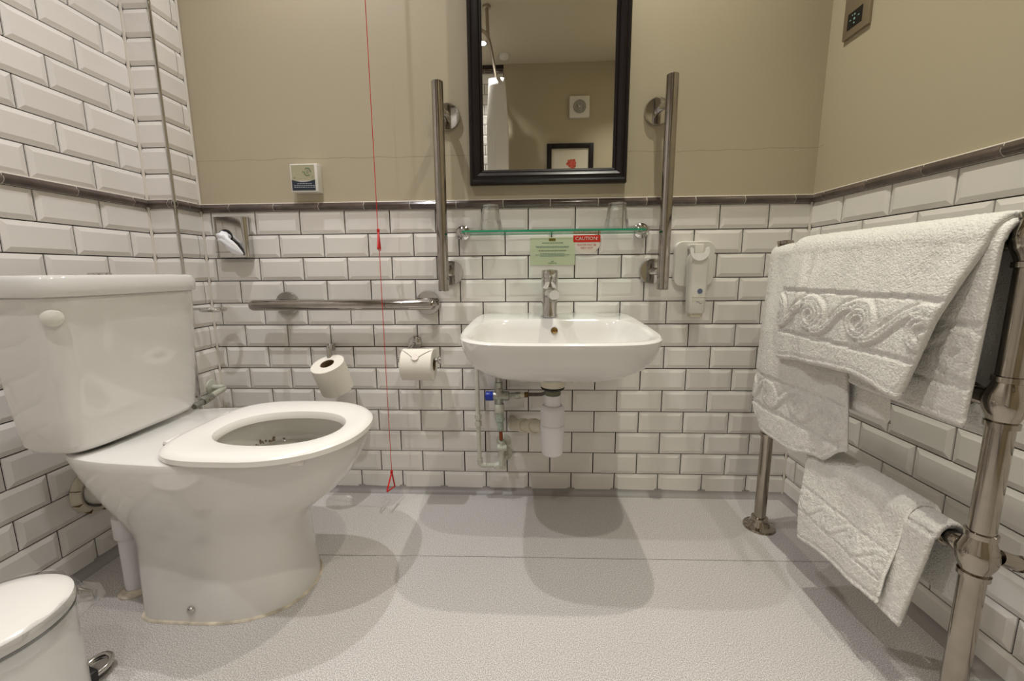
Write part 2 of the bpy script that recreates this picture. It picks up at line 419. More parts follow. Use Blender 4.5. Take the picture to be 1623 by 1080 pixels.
# dado border tiles, each its own part
def border_profile():
    h = ZD2-ZD
    return [(TT, 0.0005), (-.001, .001), (-.006, .004), (-.009, .0105), (-.008, .0165), (-.004, .019), (-.0035, .022), (-.001, .0245), (TT, .0247)]
def border_run(parent, frame, u0, u1, phase, z=ZD):
    o_, du, rz = frame; R = Matrix.Rotation(rz, 3, 'Z'); pr = border_profile()
    js = rowjoints(u0, u1, phase)
    for a, b in zip(js, js[1:]):
        w = (b-a)/2-.0012
        if w < .003: continue
        mb = MB(); n = len(pr)
        vs = [(-w, y, zz) for y, zz in pr]+[(w, y, zz) for y, zz in pr]
        fs = [(i, i+1, n+i+1, n+i) for i in range(n-1)]+[tuple(range(n-1, -1, -1)), tuple(range(n, 2*n))]
        mb.add(vs, fs); me = mesh('border_tile', mb, M['border'], angle=50)
        o = bpy.data.objects.new('border_tile', me); C.objects.link(o); o.parent = parent
        p = Vector(o_)+Vector(du)*((a+b)/2); o.location = (p.x, p.y, z); o.rotation_euler = (0, 0, rz)
    # pale joint bed behind, shows between the border tiles and along their top
    mb = MB(); uu0, uu1 = u0, u1
    pr2 = [(TT, .0), (-.0003, .0012), (-.0048, .0045), (-.0076, .0105), (-.0066, .016), (-.003, .0185), (-.0025, .0222), (-.0005, .0262), (TT, .0268)]
    p0 = Vector(o_)+Vector(du)*uu0; p1 = Vector(o_)+Vector(du)*uu1; n = len(pr2)
    vs = [tuple(R @ Vector((0, y, zz))+p0+Vector((0, 0, z))) for y, zz in pr2]+[tuple(R @ Vector((0, y, zz))+p1+Vector((0, 0, z))) for y, zz in pr2]
    mb.add(vs, [(i, i+1, n+i+1, n+i) for i in range(n-1)])
    part('border_joint', mb, M['sealant'], parent)
border_run(wall_back, ((0, 0, 0), (1, 0, 0), 0), BX+.001, XR-.001, 0.071)
border_run(wall_right, fr, 0.001, 0.97, 0.05)
border_run(wall_left, fl, -.90, BY-.001, -.30)
border_run(boxing, ((0, BY, 0), (1, 0, 0), 0), XL+.001, BX-.003, -.2)
border_run(boxing, ((BX, 0, 0), (0, 1, 0), PI/2), BY+.003, -.001, .1)
border_run(wall_rear, ((0, YB-.0005, 0), (-1, 0, 0), PI), -0.883, -0.3, -.883, z=2.340)
# corner sealant beads
part('sealant_bead', MB().cyl((BX, 0, 0), (BX, 0, CEIL), .0045, 10), M['sealant'], wall_back)
part('sealant_bead', MB().cyl((XL, BY, 0), (XL, BY, CEIL), .0045, 10), M['sealant'], boxing)
part('sealant_bead', MB().cyl((XR, 0, 0), (XR, 0, ZD2), .0045, 10), M['sealant'], wall_right)
# chrome edge trim on the boxing corner
part('edge_trim', MB().tube([(BX-.002, BY+.002, 0), (BX-.002, BY+.002, CEIL)], .0045, 14), M['chrome'], boxing, label='chrome tile edge strip')
# coved vinyl upstand
def cove(parent, a, b, nrm):
    a, b, nrm = Vector(a), Vector(b), Vector(nrm); mb = MB(); R = .022; ring = []
    for i in range(9):
        an = PI/2*i/8; ring.append((R-R*math.sin(an), R-R*math.cos(an)))
    vs = [tuple(a+nrm*d+Vector((0, 0, h))) for d, h in ring]+[tuple(b+nrm*d+Vector((0, 0, h))) for d, h in ring]
    n = len(ring); mb.add(vs, [(i, i+1, n+i+1, n+i) for i in range(n-1)])
    return mb
def skirting(name, segs):
    mb = MB()
    for a, b, nrm in segs:
        c = cove(None, a, b, nrm); mb.add(c.v, c.f)
    struct(name, mb, M['cove'])
skirting('baseboard_back', [((BX, .0005, 0), (XR, .0005, 0), (0, -1, 0))])
skirting('baseboard_right', [((XR, 0, 0), (XR, YB, 0), (-1, 0, 0))])
skirting('baseboard_left', [((XL, YB, 0), (XL, BY, 0), (1, 0, 0)), ((XL, BY, 0), (BX, BY, 0), (0, -1, 0)), ((BX, BY, 0), (BX, 0, 0), (1, 0, 0))])

# ---------------------------------------------------------------- ceiling lights
for i, (x, y, e, col) in enumerate(LAMPS):
    where = ['above the toilet by the back wall', 'above the basin and towel rail by the back wall', 'above the bin, left of the viewer',
             'over the right side of the room', 'beside the shower curtain, seen in the mirror', 'added near the far right corner behind the viewer to brighten the mirrored wall'][i]
    t = thing('ceiling_downlight', (x, y, CEIL), 'round recessed ceiling downlight ' + where, 'ceiling light', 'recessed ceiling downlights')
    part('bezel', MB().lathe([(.030, -.001), (.032, -.004), (.040, -.005), (.044, -.002), (.044, .002), (.030, .002), (.030, -.001)], (x, y, CEIL), n=32), M['chrome'], t)
    lm = mat('lamp_glow', (1, 1, 1, 1), 0.5, emit=((*col, 1), 30.0))
    part('bulb', MB().lathe([(.0001, -.0015), (.026, -.0015), (.028, .001)], (x, y, CEIL), n=24), lm, t)
    ld = bpy.data.lights.new('downlight_beam', 'SPOT'); ld.energy = e*LAMP_GAIN*10; ld.color = col; ld.spot_size = math.radians(104)
    ld.spot_blend = 1.0; ld.shadow_soft_size = 0.013
    lo = bpy.data.objects.new('downlight_beam', ld); C.objects.link(lo); lo.location = (0, 0, -.03); lo.parent = t

# ---------------------------------------------------------------- toilet
def sgn(v): return 1 if v >= 0 else -1
def oval(xb, xf, hw, nb, nf, yc, z, N=72, hb=None, split=.45):
    """plan outline along x: squarish back (exponent nb), rounder front (nf); hb = half width at the back"""
    xs = xb+(xf-xb)*split; out = []
    for i in range(N):
        t = 2*PI*i/N; c, s_ = math.cos(t), math.sin(t); n = nf if c >= 0 else nb
        r = xf-xs if c >= 0 else xs-xb
        x = xs+r*sgn(c)*abs(c)**(2/n); y = hw*sgn(s_)*abs(s_)**(2/n)
        if hb is not None and c < 0: y *= 1-(1-hb/hw)*((xs-x)/(xs-xb))**1.6
        out.append((x, yc+y, z))
    return out
TY = -0.44
toilet = thing('toilet', (0.33, TY, 0), 'white close-coupled toilet with raised bowl and no lid', 'toilet')
lv = [(0.0, .155, .512, .129, 7, 2.3, .127), (.012, .155, .512, .129, 7, 2.3, .127), (.10, .152, .505, .124, 7, 2.3, .122),
      (.17, .146, .500, .120, 6, 2.3, .116), (.205, .137, .512, .122, 6, 2.2, .114), (.235, .116, .545, .132, 6, 2.15, .118),
      (.27, .094, .590, .148, 6, 2.1, .124), (.31, .071, .627, .163, 6, 2.1, .130), (.35, .053, .650, .173, 6, 2.1, .136),
      (.385, .040, .664, .178, 6, 2.1, .141), (.400, .036, .667, .179, 6, 2.1, .143), (.406, .038, .665, .177, 6, 2.1, .142), (.409, .045, .658, .171, 6, 2.1, .137)]
rings = [oval(a[1], a[2], a[3], a[4], a[5], TY, a[0], hb=a[6]) for a in lv]
# inner bowl
inner = [(.409, .315, .645, .150, 2.4, 2.1), (.402, .322, .636, .142, 2.4, 2.1), (.385, .325, .630, .138, 2.3, 2.1), (.36, .322, .632, .140, 2.3, 2.1),
         (.33, .325, .612, .130, 2.2, 2.1), (.28, .335, .565, .105, 2.1, 2.0), (.24, .345, .515, .078, 2, 2), (.21, .36, .48, .055, 2, 2), (.18, .375, .455, .040, 2, 2)]
rings += [oval(a[1], a[2], a[3], a[4], a[5], TY, a[0]) for a in inner]
part('pan', MB().loft(rings, True, True), M['ceram'], toilet)
part('bowl_water', MB().loft([oval(.3255, .614, .1305, 2.2, 2.1, TY, .333), oval(.46, .461, .0005, 2, 2, TY, .3332)], False, True), M['water'], toilet)
st = MB()
ov = oval(.3245, .620, .1340, 2.25, 2.1, TY, .34, N=360)
for k in range(22):
    i_ = int(random.choice([random.gauss(128, 9), random.gauss(146, 5)])) % 360; z = .337+abs(random.gauss(0, .005)); p_ = ov[i_]; r = random.uniform(.0012, .0032)
    nx, ny = .468-p_[0], TY-p_[1]; ln = math.hypot(nx, ny)
    st.lathe([(.0001, .0012), (r, .0008), (r*1.15, -.002)], (p_[0]+nx/ln*.0008, p_[1]+ny/ln*.0008, z), (nx/ln, ny/ln, .15), 8)
part('limescale_stain', st, M['stain'], toilet, label='brown limescale marks at the waterline')['kind'] = 'stuff'
cis = [(.412, .022, .118, .140, 9, 4.2), (.420, .008, .134, .152, 9, 4.2), (.436, .000, .143, .160, 10, 4.2), (.50, -.003, .148, .166, 10, 4.2), (.62, -.006, .155, .175, 10, 4.2), (.742, -.009, .160, .183, 10, 4.2), (.746, -.006, .157, .180, 10, 4.2)]
part('cistern', MB().loft([oval(a[1], a[2], a[3], a[4], a[5], TY, a[0], split=.5) for a in cis], True, True), M['ceram'], toilet)
lid = [(.744, -.010, .160, .183), (.746, -.014, .166, .189), (.752, -.016, .168, .191), (.778, -.016, .168, .191), (.785, -.012, .164, .187), (.7875, -.004, .156, .179)]
part('cistern_lid', MB().loft([oval(a[1], a[2], a[3], 10, 4.2, TY, a[0], split=.5) for a in lid], True, True), M['ceram'], toilet)
part('flush_button', MB().lathe([(.021, -.002), (.021, .003), (.019, .0045), (.0001, .0045)], (.065, TY, .7875), n=24), M['chrome'], toilet, label='round chrome push button')
nv = Vector((.74, -.67, .03)).normalized()
part('blanking_cap', MB().lathe([(.0165, -.004), (.0165, .003), (.013, .006), (.0001, .0075)], (.138, -.606, .705), nv, 28), M['white'], toilet, label='round white blanking cap')
seat_o = [(.4095, .270, .672, .179), (.411, .266, .676, .183), (.422, .266, .676, .183), (.428, .272, .670, .177), (.430, .284, .658, .165)]
seat_i = [(.430, .325, .632, .114), (.4275, .334, .623, .106), (.418, .340, .617, .103), (.4095, .340, .617, .103)]
rs = [oval(a[1], a[2], a[3], 3.6, 2.2, TY-.005, a[0], split=.5) for a in seat_o]+[oval(a[1], a[2], a[3], 2.3, 2.15, TY-.018, a[0], split=.5) for a in seat_i]
rs.append(rs[0])
seat = part('seat', MB().loft(rs), M['seat'], toilet, label='thick white ring seat')
for yy in (-.077, .077):
    part('hinge', MB().box(.250, TY+yy-.018, .407, .290, TY+yy+.018, .419, .004).cyl((.258, TY+yy-.018, .415), (.258, TY+yy+.018, .415), .0065, 16), M['seat'], toilet)
for x_, y_ in ((.585, -.144), (.585, .144), (.36, -.165), (.36, .165)):
    part('seat_buffer', MB().box(x_-.014, TY+y_-.006, .396, x_+.014, TY+y_+.006, .4105, .004), M['seat'], toilet)
part('floor_bolt', MB().lathe([(.0095, -.006), (.0095, .001), (.007, .005), (.0001, .0065)], (.296, TY-.1285, .034), (0, -1, 0), 20), M['bolt'], toilet, label='small chrome fixing cap')
rg = oval(.151, .516, .133, 7, 2.3, TY, .0, hb=.131); rg2 = [(x+(x-.33)*.012, TY+(y-TY)*1.012, .0015+random.uniform(-.0008, .0012)) for x, y, z in rg]
part('floor_sealant', MB().loft([[(p[0], p[1], .0005) for p in rg2], [(x, y, .004) for x, y, z in rg], [(.33+(x-.33)*.97, TY+(y-TY)*.97, .0045) for x, y, z in rg]]), M['grime'], toilet, label='yellowed sealant line round the foot')

# soil pipe collar on the left wall and down pipe behind the pan
sp = thing('soil_pipe', (XL, -.372, .215), 'white soil pipe running from the left wall into the back of the toilet', 'pipe')
part('pipe', MB().cyl((XL-.002, -.372, .215), (.10, -.40, .25), .044, 36), M['white'], sp)
part('collar', MB().lathe([(.050, .018), (.056, .020), (.063, .012), (.066, .0), (.055, -.001)], (XL+.001, -.372, .215), (1, 0, 0), 36), M['cream'], sp, label='stained cream ribbed wall collar')
for k in range(10):
    rib = MB(); a = 2*PI*k/10; rib.box(-.001, -.0006, .055, .0195, .0006, .0665, M=Matrix.Translation((XL+.0012, -.372, .215)) @ Matrix.Rotation(a, 4, 'X'))
    part('rib', rib, M['brass'], sp)
dp = thing('down_pipe', (.072, -.475, 0), 'grey-white down pipe between the toilet foot and the left wall', 'pipe')
part('pipe', MB().tube([(.072, -.475, .0), (.072, -.475, .17), (.075, -.472, .20), (.088, -.462, .225), (.11, -.45, .24)], [.0225, .0225, .0225, .024, .024], 24), M['trap'], dp)
part('pipe_socket', MB().cyl((.072, -.475, .150), (.072, -.475, .205), .028, 24, bev=.003), M['trap'], dp)
part('floor_collar', MB().lathe([(.038, .0), (.038, .004), (.030, .008), (.0235, .012)], (.072, -.475, 0), n=28), M['grime'], dp, label='dirty floor collar')

# cistern filling valve
fv = thing('filling_valve', (BX, -.055, .395), 'pale painted water inlet with isolating valve beside the cistern', 'valve')
part('wall_flange', MB().lathe([(.0001, .008), (.014, .007), (.024, .003), (.026, -.001)], (BX, -.045, .403), (1, 0, 0), 28), M['pipe'], fv)
part('elbow', MB().tube([(BX, -.045, .400), (.002, -.045, .400), (.016, -.048, .400), (.022, -.058, .399), (.022, -.09, .394), (.022, -.125, .388)], .0095, 16), M['pipe'], fv)
part('valve_body', MB().cyl((.022, -.112, .39), (.022, -.150, .383), .0125, 8, bev=.001).cyl((.022, -.15, .383), (.022, -.185, .378), .009, 16).cyl((.022, -.13, .386), (.038, -.133, .388), .006, 12), M['dullmetal'], fv, label='dull metal valve body')

# ---------------------------------------------------------------- chrome ring holder on the boxing
sd = thing('ring_holder', (BX, -.06, .675), 'small chrome ring holder on the boxed pipe column above the toilet', 'holder')
part('arm', MB().box(BX-.002, -.098, .672, .022, -.084, .680, .002), M['chrome'], sd)
part('ring', MB().tube([(.046+.033*math.cos(2*PI*k/40), -.09+.030*math.sin(2*PI*k/40), .6735) for k in range(40)], .0062, 12, closed=True), M['chrome'], sd)

# ---------------------------------------------------------------- wash basin
def bout(hwb, yf, yb, z, tilt=0.0, nf=4.2, nb=9, xc=1.139, hwf=None, N=96, xbc=None):
    yc = yf+(yb-yf)*.42; out = []
    for i in range(N):
        t = 2*PI*i/N; c, s_ = math.cos(t), math.sin(t); n = nb if s_ >= 0 else nf
        x = hwb*sgn(c)*abs(c)**(2/n); y = yc+((yb-yc) if s_ >= 0 else (yc-yf))*sgn(s_)*abs(s_)**(2/n)
        if s_ >= 0: x *= 1-.055*((y-yc)/(yb-yc))**1.5
        xo = xc+(.006*((y-yc)/(yb-yc)) if s_ >= 0 else 0)
        out.append((xo+x, y, z+tilt*(y-yf)))
    return out
T_ = .060
outer = [(.0001, -.22, -.2, .494), (.05, -.27, -.02, .495), (.110, -.315, -.006, .499), (.157, -.352, -.003, .509), (.193, -.384, -.002, .524), (.223, -.412, -.002, .547),
         (.240, -.430, -.001, .573), (.248, -.441, -.001, .598)]
rb = [bout(a[0], a[1], a[2], a[3]) for a in outer]
rb += [bout(.2515, -.446, 0, .6135, T_*.9), bout(.2520, -.447, 0, .6195, T_), bout(.2495, -.443, 0, .6235, T_), bout(.2445, -.437, -.003, .6245, T_)]
inn = [(.2300, -.418, -.100, .6215), (.2240, -.410, -.108, .6150), (.2200, -.400, -.114, .600), (.208, -.384, -.120, .575), (.185, -.355, -.128, .550), (.14, -.315, -.145, .535), (.03, -.25, -.20, .528), (.0001, -.225, -.215, .5275)]
for a in inn:
    rb.append(bout(a[0], a[1], a[2], a[3], T_*max(0, (a[3]-.57)/.05), nf=3.6, nb=5.5))
basin = thing('wash_basin', (1.143, -.2, .5), 'white wall-hung rectangular wash basin with rounded front corners', 'wash basin')
part('bowl', MB().loft(rb, True, True), M['ceram'], basin)
part('overflow', MB().lathe([(.0001, .002), (.008, .002), (.0095, .003), (.0105, .001), (.0105, -.004)], (1.143, -.1165, .607), (0, -1, .25), 24), M['brass'], basin, label='round tarnished brass overflow')
part('drain', MB().lathe([(.0001, .001), (.012, .001), (.021, .003), (.023, .0)], (1.143, -.225, .528), n=28), M['chrome'], basin)

tap = thing('mixer_tap', (1.131, -.062, .645), 'chrome single-lever mixer tap on the basin ledge', 'tap')
tx, ty = 1.131, -.062
part('body', MB().lathe([(.0265, -.004), (.0265, .004), (.0248, .008), (.0240, .06), (.0248, .087)], (tx, ty, .648), n=32), M['chrome'], tap)
part('lever', MB().lathe([(.0248, .0), (.0262, .002), (.0262, .030), (.0252, .031), (.0252, .033), (.0262, .034), (.0262, .052), (.024, .056), (.0001, .058)], (tx, ty, .735), (0, -.06, 1), 32), M['chrome'], tap)
part('spout', MB().tube([(tx, ty-.01, .718), (tx+.003, ty-.05, .722), (tx+.007, ty-.092, .720), (tx+.008, ty-.100, .718)], [.019, .0175, .0165, .0150], 24), M['chrome'], tap)
part('handle', MB().box(-.006, -.05, -.003, .006, 0, .003, .0025, M=Matrix.Translation((tx+.002, ty-.018, .757)) @ Matrix.Rotation(-.35, 4, 'X')), M['chrome'], tap)
part('aerator', MB().cyl((tx+.007, ty-.086, .708), (tx+.007, ty-.088, .698), .010, 20), M['dullmetal'], tap)

# bottle trap
tr = thing('bottle_trap', (1.132, -.225, .26), 'white plastic bottle trap hanging under the basin', 'trap')
o_ = (1.132, -.225, 0)
part('flange', MB().lathe([(.034, .500), (.037, .497), (.037, .476), (.033, .462), (.0001, .460)], o_, n=32), M['cream'], tr)
part('seal_washer', MB().lathe([(.0001, .462), (.031, .461), (.034, .458), (.031, .454), (.0001, .454)], o_, n=32), M['rubber'], tr, label='black rubber washer')
part('lock_nut', MB().lathe([(.022, .456), (.0235, .452), (.0235, .440), (.021, .437), (.0001, .437)], o_, n=16), M['lock'], tr, label='brass lock nut')
part('neck', MB().lathe([(.0001, .438), (.0225, .437), (.0230, .433), (.0230, .404), (.0001, .404)], o_, n=32), M['trap'], tr)
part('trap_body', MB().lathe([(.0001, .406), (.028, .406), (.0335, .400), (.0345, .394), (.0345, .347), (.0001, .347)], o_, n=32), M['trap'], tr)
part('trap_cup', MB().lathe([(.0001, .349), (.0355, .349), (.0362, .345), (.0355, .338), (.0345, .335), (.0340, .285), (.0310, .280), (.0305, .262), (.026, .257), (.0001, .255)], o_, n=32), M['trap'], tr)
wp = part('waste_pipe', MB().tube([(1.11, -.20, .330), (1.09, -.175, .322), (1.065, -.12, .300), (1.045, -.085, .287), (1.025, -.058, .276), (1.012, -.04, .272), (1.008, -.004, .272)], [.0185]*7, 22)
          .cyl((1.083, -.16, .316), (1.072, -.135, .306), .0235, 24, bev=.002).cyl((1.052, -.097, .292), (1.042, -.081, .286), .0235, 24, bev=.002), M['cream'], tr, label='cream waste pipe to the wall')

# supply pipes
sp1 = thing('supply_pipe', (.895, -.045, .12), 'thin white painted copper pipe dropping from basin left end to floor joint', 'pipe')
part('pipe', MB().tube([(.892, -.004, .482), (.892, -.036, .482), (.892, -.043, .478), (.892, -.045, .468), (.893, -.045, .30), (.896, -.045, .145), (.898, -.045, .133), (.905, -.045, .127), (.975, -.045, .125)], .0072, 14), M['pipe'], sp1)
for z in (.302, .277): part('compression_nut', MB().cyl((.8935, -.045, z-.008), (.8935, -.045, z+.008), .0118, 6), M['pipe'], sp1)
part('elbow_fitting', MB().tube([(.8965, -.045, .150), (.8975, -.045, .135), (.903, -.045, .1275), (.918, -.045, .1265)], .0098, 14), M['pipe'], sp1)
part('tee_fitting', MB().cyl((.945, -.045, .1255), (.985, -.045, .125), .0105, 16, bev=.002).cyl((.955, -.045, .1255), (.963, -.045, .1255), .0135, 6), M['pipe'], sp1)

vv = thing('mixing_valve', (.967, -.05, .376), 'limescaled chrome thermostatic valve with blue cap under basin', 'valve')
part('valve_body', MB().cyl((.945, -.05, .376), (1.0, -.05, .377), .0155, 20, bev=.003).cyl((.965, -.05, .350), (.965, -.05, .405), .0145, 20, bev=.002), M['dullmetal'], vv)
part('blue_cap', MB().cyl((.921, -.05, .376), (.947, -.05, .376), .0165, 10, bev=.002), M['blue'], vv, label='bright blue plastic cap')
part('top_nut', MB().cyl((.965, -.05, .405), (.965, -.05, .424), .0135, 6).cyl((.965, -.05, .424), (.965, -.05, .452), .0115, 16, bev=.003), M['dullmetal'], vv)
part('lower_nut', MB().cyl((.966, -.05, .35), (.967, -.05, .320), .0165, 20, bev=.002), M['pipe'], vv)
part('coupling', MB().cyl((.967, -.05, .321), (.968, -.05, .292), .013, 18).cyl((.968, -.05, .299), (.968, -.05, .290), .0155, 6).cyl((.968, -.05, .29), (.970, -.05, .255), .011, 16, bev=.002), M['verd'], vv, label='greenish corroded coupling')
part('copper_stub', MB().cyl((.970, -.05, .256), (.971, -.05, .222), .0062, 14), M['copper'], vv, label='bare copper pipe end')
part('side_outlet', MB().cyl((1.0, -.05, .377), (1.022, -.052, .379), .011, 8).cyl((1.022, -.052, .379), (1.038, -.054, .381), .0125, 6), M['dullmetal'], vv)
part('hose_nut', MB().cyl((1.038, -.055, .381), (1.052, -.058, .383), .0105, 6), M['cream'], vv)
part('outlet_nut', MB().cyl((1.052, -.058, .383), (1.064, -.06, .385), .0095, 8), M['brass'], vv, label='brass nut')
part('flexible_hose', MB().tube([(1.062, -.06, .385), (1.085, -.07, .388), (1.105, -.09, .395), (1.118, -.12, .410), (1.124, -.13, .44), (1.127, -.12, .50)], .0062, 14), M['hose'], vv, label='dark grey flexible hose')
for i, (zz, xx) in enumerate(((.198, .977), (.150, .982))):
    wf = thing('wall_elbow', (xx, 0, zz), ['upper', 'lower'][i]+' of the two white painted pipe elbows with round wall plates', 'pipe fitting', 'pipe elbows under the basin')
    part('wall_plate', MB().lathe([(.024, .0), (.0255, .004), (.020, .008), (.009, .009)], (xx, .001, zz), (0, -1, 0), 28), M['pipe'], wf)
    part('elbow', MB().tube([(xx, -.006, zz), (xx, -.03, zz), (xx-.003, -.044, zz+.004*(1 if i == 0 else -1)), (xx-.005, -.048, zz+(.02 if i == 0 else -.016))], .0095, 16).cyl((xx, -.018, zz), (xx, -.030, zz), .0135, 6), M['pipe'], wf)
part('valve_tee', MB().cyl((.972, -.05, .205), (.973, -.05, .130), .0090, 16).cyl((.958, -.05, .193), (.990, -.05, .193), .0115, 14, bev=.002), M['pipe'], vv)

# ---------------------------------------------------------------- grab rails
def grab_rail(axis, p, a, b, fl, label):
    """p: fixed coords"""
    y = -.078; R = .0172
    if axis == 'z': loc = (p, 0, a); A, B = Vector((p, y, a)), Vector((p, y, b))
    else: loc = (a, 0, p); A, B = Vector((a, y, p)), Vector((b, y, p))
    t = thing('grab_rail', loc, label, 'grab rail', 'polished steel grab rails')
    d = (B-A).normalized()
    if axis == 'z':
        part('rail', MB().tube([A, A, A+d*.002, B-d*.002, B, B], [.0001, R-.002, R, R, R-.002, .0001], 32), M['steel'], t)
    else:
        pp = [A+d*(R-R*math.cos(q)) for q in [0, .3, .6, .9, 1.2, PI/2]]; rr = [max(.0003, R*math.sin(q)) for q in [0, .3, .6, .9, 1.2, PI/2]]
        pp2 = [B-d*(R-R*math.cos(q)) for q in [PI/2, 1.2, .9, .6, .3, 0]]; rr2 = [max(.0003, R*math.sin(q)) for q in [PI/2, 1.2, .9, .6, .3, 0]]
        part('rail', MB().tube(pp+pp2, rr+rr2, 32), M['steel'], t)
    for f, dx in fl:
        c = Vector((p+dx, 0, f)) if axis == 'z' else Vector((f, 0, p))
        n = Vector((0, -1, 0)); base = PT if c.z > ZD2 else 0
        fg = part('flange', MB().lathe([(.0410, -.001), (.0410, .006), (.0390, .0095), (.020, .011), (.0001, .011)], c+Vector((0, base, 0)), n, 40), M['chrome'], t)
        e = Vector((p, y+.004, f)) if axis == 'z' else Vector((f, y+.004, p))
        part('bracket_post', MB().tube([c+n*.004, c+n*.03, e], .0115, 20), M['chrome'], t)
    return t
grab_rail('x', .685, .158, .772, [(.241, 0), (.727, 0)], 'horizontal polished steel grab rail above the toilet rolls')
grab_rail('z', .797, .728, 1.340, [(.784, .010), (1.270, .012)], 'vertical polished steel grab rail left of the mirror')
grab_rail('z', 1.476, .728, 1.340, [(.784, -.011), (1.270, -.014)], 'vertical polished steel grab rail right of the mirror')

# ---------------------------------------------------------------- toilet roll holders and rolls
h1 = thing('roll_holder', (.410, 0, .555), 'chrome upright spare roll holder on the tiles under the left end of the rail', 'toilet roll holder')
part('wall_plate', MB().lathe([(.0001, .008), (.010, .008), (.013, .006), (.014, -.001)], (.382, 0, .535), (0, -1, 0), 28), M['chrome'], h1)
part('arm', MB().tube([(.382, -.004, .535), (.400, -.045, .545), (.407, -.066, .549), (.410, -.074, .543), (.414, -.085, .47)], [.0085, .0085, .0085, .008, .0075], 18), M['chrome'], h1)
def roll(name, cx, cy, cz, rot, R, r, L, label, wrap=None):
    t = thing(name, (cx, cy, cz), label, 'toilet roll')
    MX = Matrix.Translation((cx, cy, cz)) @ rot
    mb = MB().lathe([(r, -L/2), (R-.0015, -L/2), (R, -L/2+.0015), (R, L/2-.0015), (R-.0015, L/2), (r, L/2)], (0, 0, 0), n=48)
    mb.v = [tuple(MX @ Vector(v)) for v in mb.v]; part('paper', mb, M['paper'], t)
    mb = MB().lathe([(r+.0004, -L/2-.0004), (r-.0012, -L/2), (r-.0012, L/2), (r+.0004, L/2+.0004)], (0, 0, 0), n=36)
    mb.v = [tuple(MX @ Vector(v)) for v in mb.v]; part('core', mb, M['card'], t, label='brown cardboard core')
    return t, MX
roll('toilet_roll', .427, -.098, .455, Matrix.Rotation(math.radians(-7), 4, 'Y') @ Matrix.Rotation(math.radians(22), 4, 'X'), .052, .0215, .100, 'white toilet roll hanging upright and tilted on the spare holder')
h2 = thing('roll_holder', (.678, 0, .553), 'chrome roll holder bar on the tiles right of the red cord', 'toilet roll holder')
part('wall_plate', MB().lathe([(.0001, .010), (.018, .009), (.022, .006), (.023, -.001)], (.676, 0, .548), (0, -1, 0), 28), M['chrome'], h2)
part('bar', MB().tube([(.676, -.004, .548), (.668, -.03, .540), (.655, -.06, .520), (.648, -.072, .512), (.650, -.076, .507), (.665, -.078, .505), (.776, -.078, .505)], .0062, 16), M['chrome'], h2)
part('end_stop', MB().cyl((.771, -.078, .505), (.781, -.078, .505), .0125, 20, bev=.002), M['chrome'], h2)
part('collar_ring', MB().cyl((.6445, -.078, .5055), (.650, -.078, .505), .014, 20, bev=.0015).cyl((.638, -.078, .506), (.645, -.078, .5055), .009, 16), M['chrome'], h2)
tr2, MX = roll('toilet_roll', .708, -.080, .491, Matrix.Rotation(PI/2, 4, 'Y'), .0515, .0205, .100, 'white toilet roll on the chrome bar with pointed folded tip')
fold = MB(); n = 14; Rf = .0528
def onroll(u, a, rr=Rf): return (.708+u, -.080-rr*math.sin(a), .491+rr*math.cos(a))
rows = []
for i in range(n+1):
    a = .30+i/n*.72; hwid = .048*(1-i/n)+.002
    rows.append([onroll(-hwid, a, Rf+.0012), onroll(0, a, Rf+.0016), onroll(hwid, a, Rf+.0012)])
vs = [p for r_ in rows for p in r_]; fs = []
for i in range(n):
    for j in range(2): fs.append((i*3+j, i*3+j+1, i*3+4+j, i*3+3+j))
fold.add(vs, fs)
part('folded_tip', fold, M['paper'], tr2, label='paper end folded to a point')
nrm = Vector((0, -math.sin(.93), math.cos(.93)))
part('round_seal', MB().lathe([(.0001, .0008), (.0105, .0008), (.0115, -.0016)], Vector(onroll(0, .93, Rf+.0022)), nrm, 28), M['stickwhite'], tr2, label='small round white seal')

# ---------------------------------------------------------------- tissue dispenser
td = thing('tissue_dispenser', (.085, 0, .84), 'mirror-finish wall tissue dispenser below the dark border in the corner', 'tissue dispenser')
dx0, dx1, dz0, dz1, dy = .026, .139, .841, .972, -.030
case = MB(); prof = []
for k in range(7): a = PI/2*k/6; prof.append((dx0+.010*(1-math.sin(a)), dy+.010*(1-math.cos(a))))
prof = prof[::-1]
ptsA = [(dx0, .0)]+[(dx0+.010-.010*math.cos(PI/2*k/6), dy+.010-.010*math.sin(PI/2*k/6)) for k in range(7)]+[(dx1-.016+.016*math.sin(PI/2*k/6), dy+.016-.016*math.cos(PI/2*k/6)) for k in range(7)]+[(dx1, .0)]
case.prism([(x, y, dz0) for x, y in ptsA], (0, 0, dz1-dz0))
part('case', case, M['chrome'], td, angle=30)
part('opening', MB().lathe([(.0001, .0006), (.021, .0006), (.0225, .0018), (.0245, .0012), (.025, -.001)], (.068, dy, .908), (0, -1, 0), 36), M['dark'], td, label='round dark opening')
part('lid_seam', MB().box(dx0+.004, dy-.0007, .858, dx1-.012, dy+.002, .8592), M['dark'], td)
ts = MB(); rings = []
pathT = [((.064, -.030, .905), .022, .020), ((.066, -.038, .906), .021, .019), ((.074, -.046, .901), .016, .016), ((.084, -.050, .892), .009, .013), ((.096, -.050, .879), .007, .016), ((.108, -.048, .866), .004, .015), ((.122, -.044, .855), .002, .008), ((.130, -.041, .851), .0008, .002)]
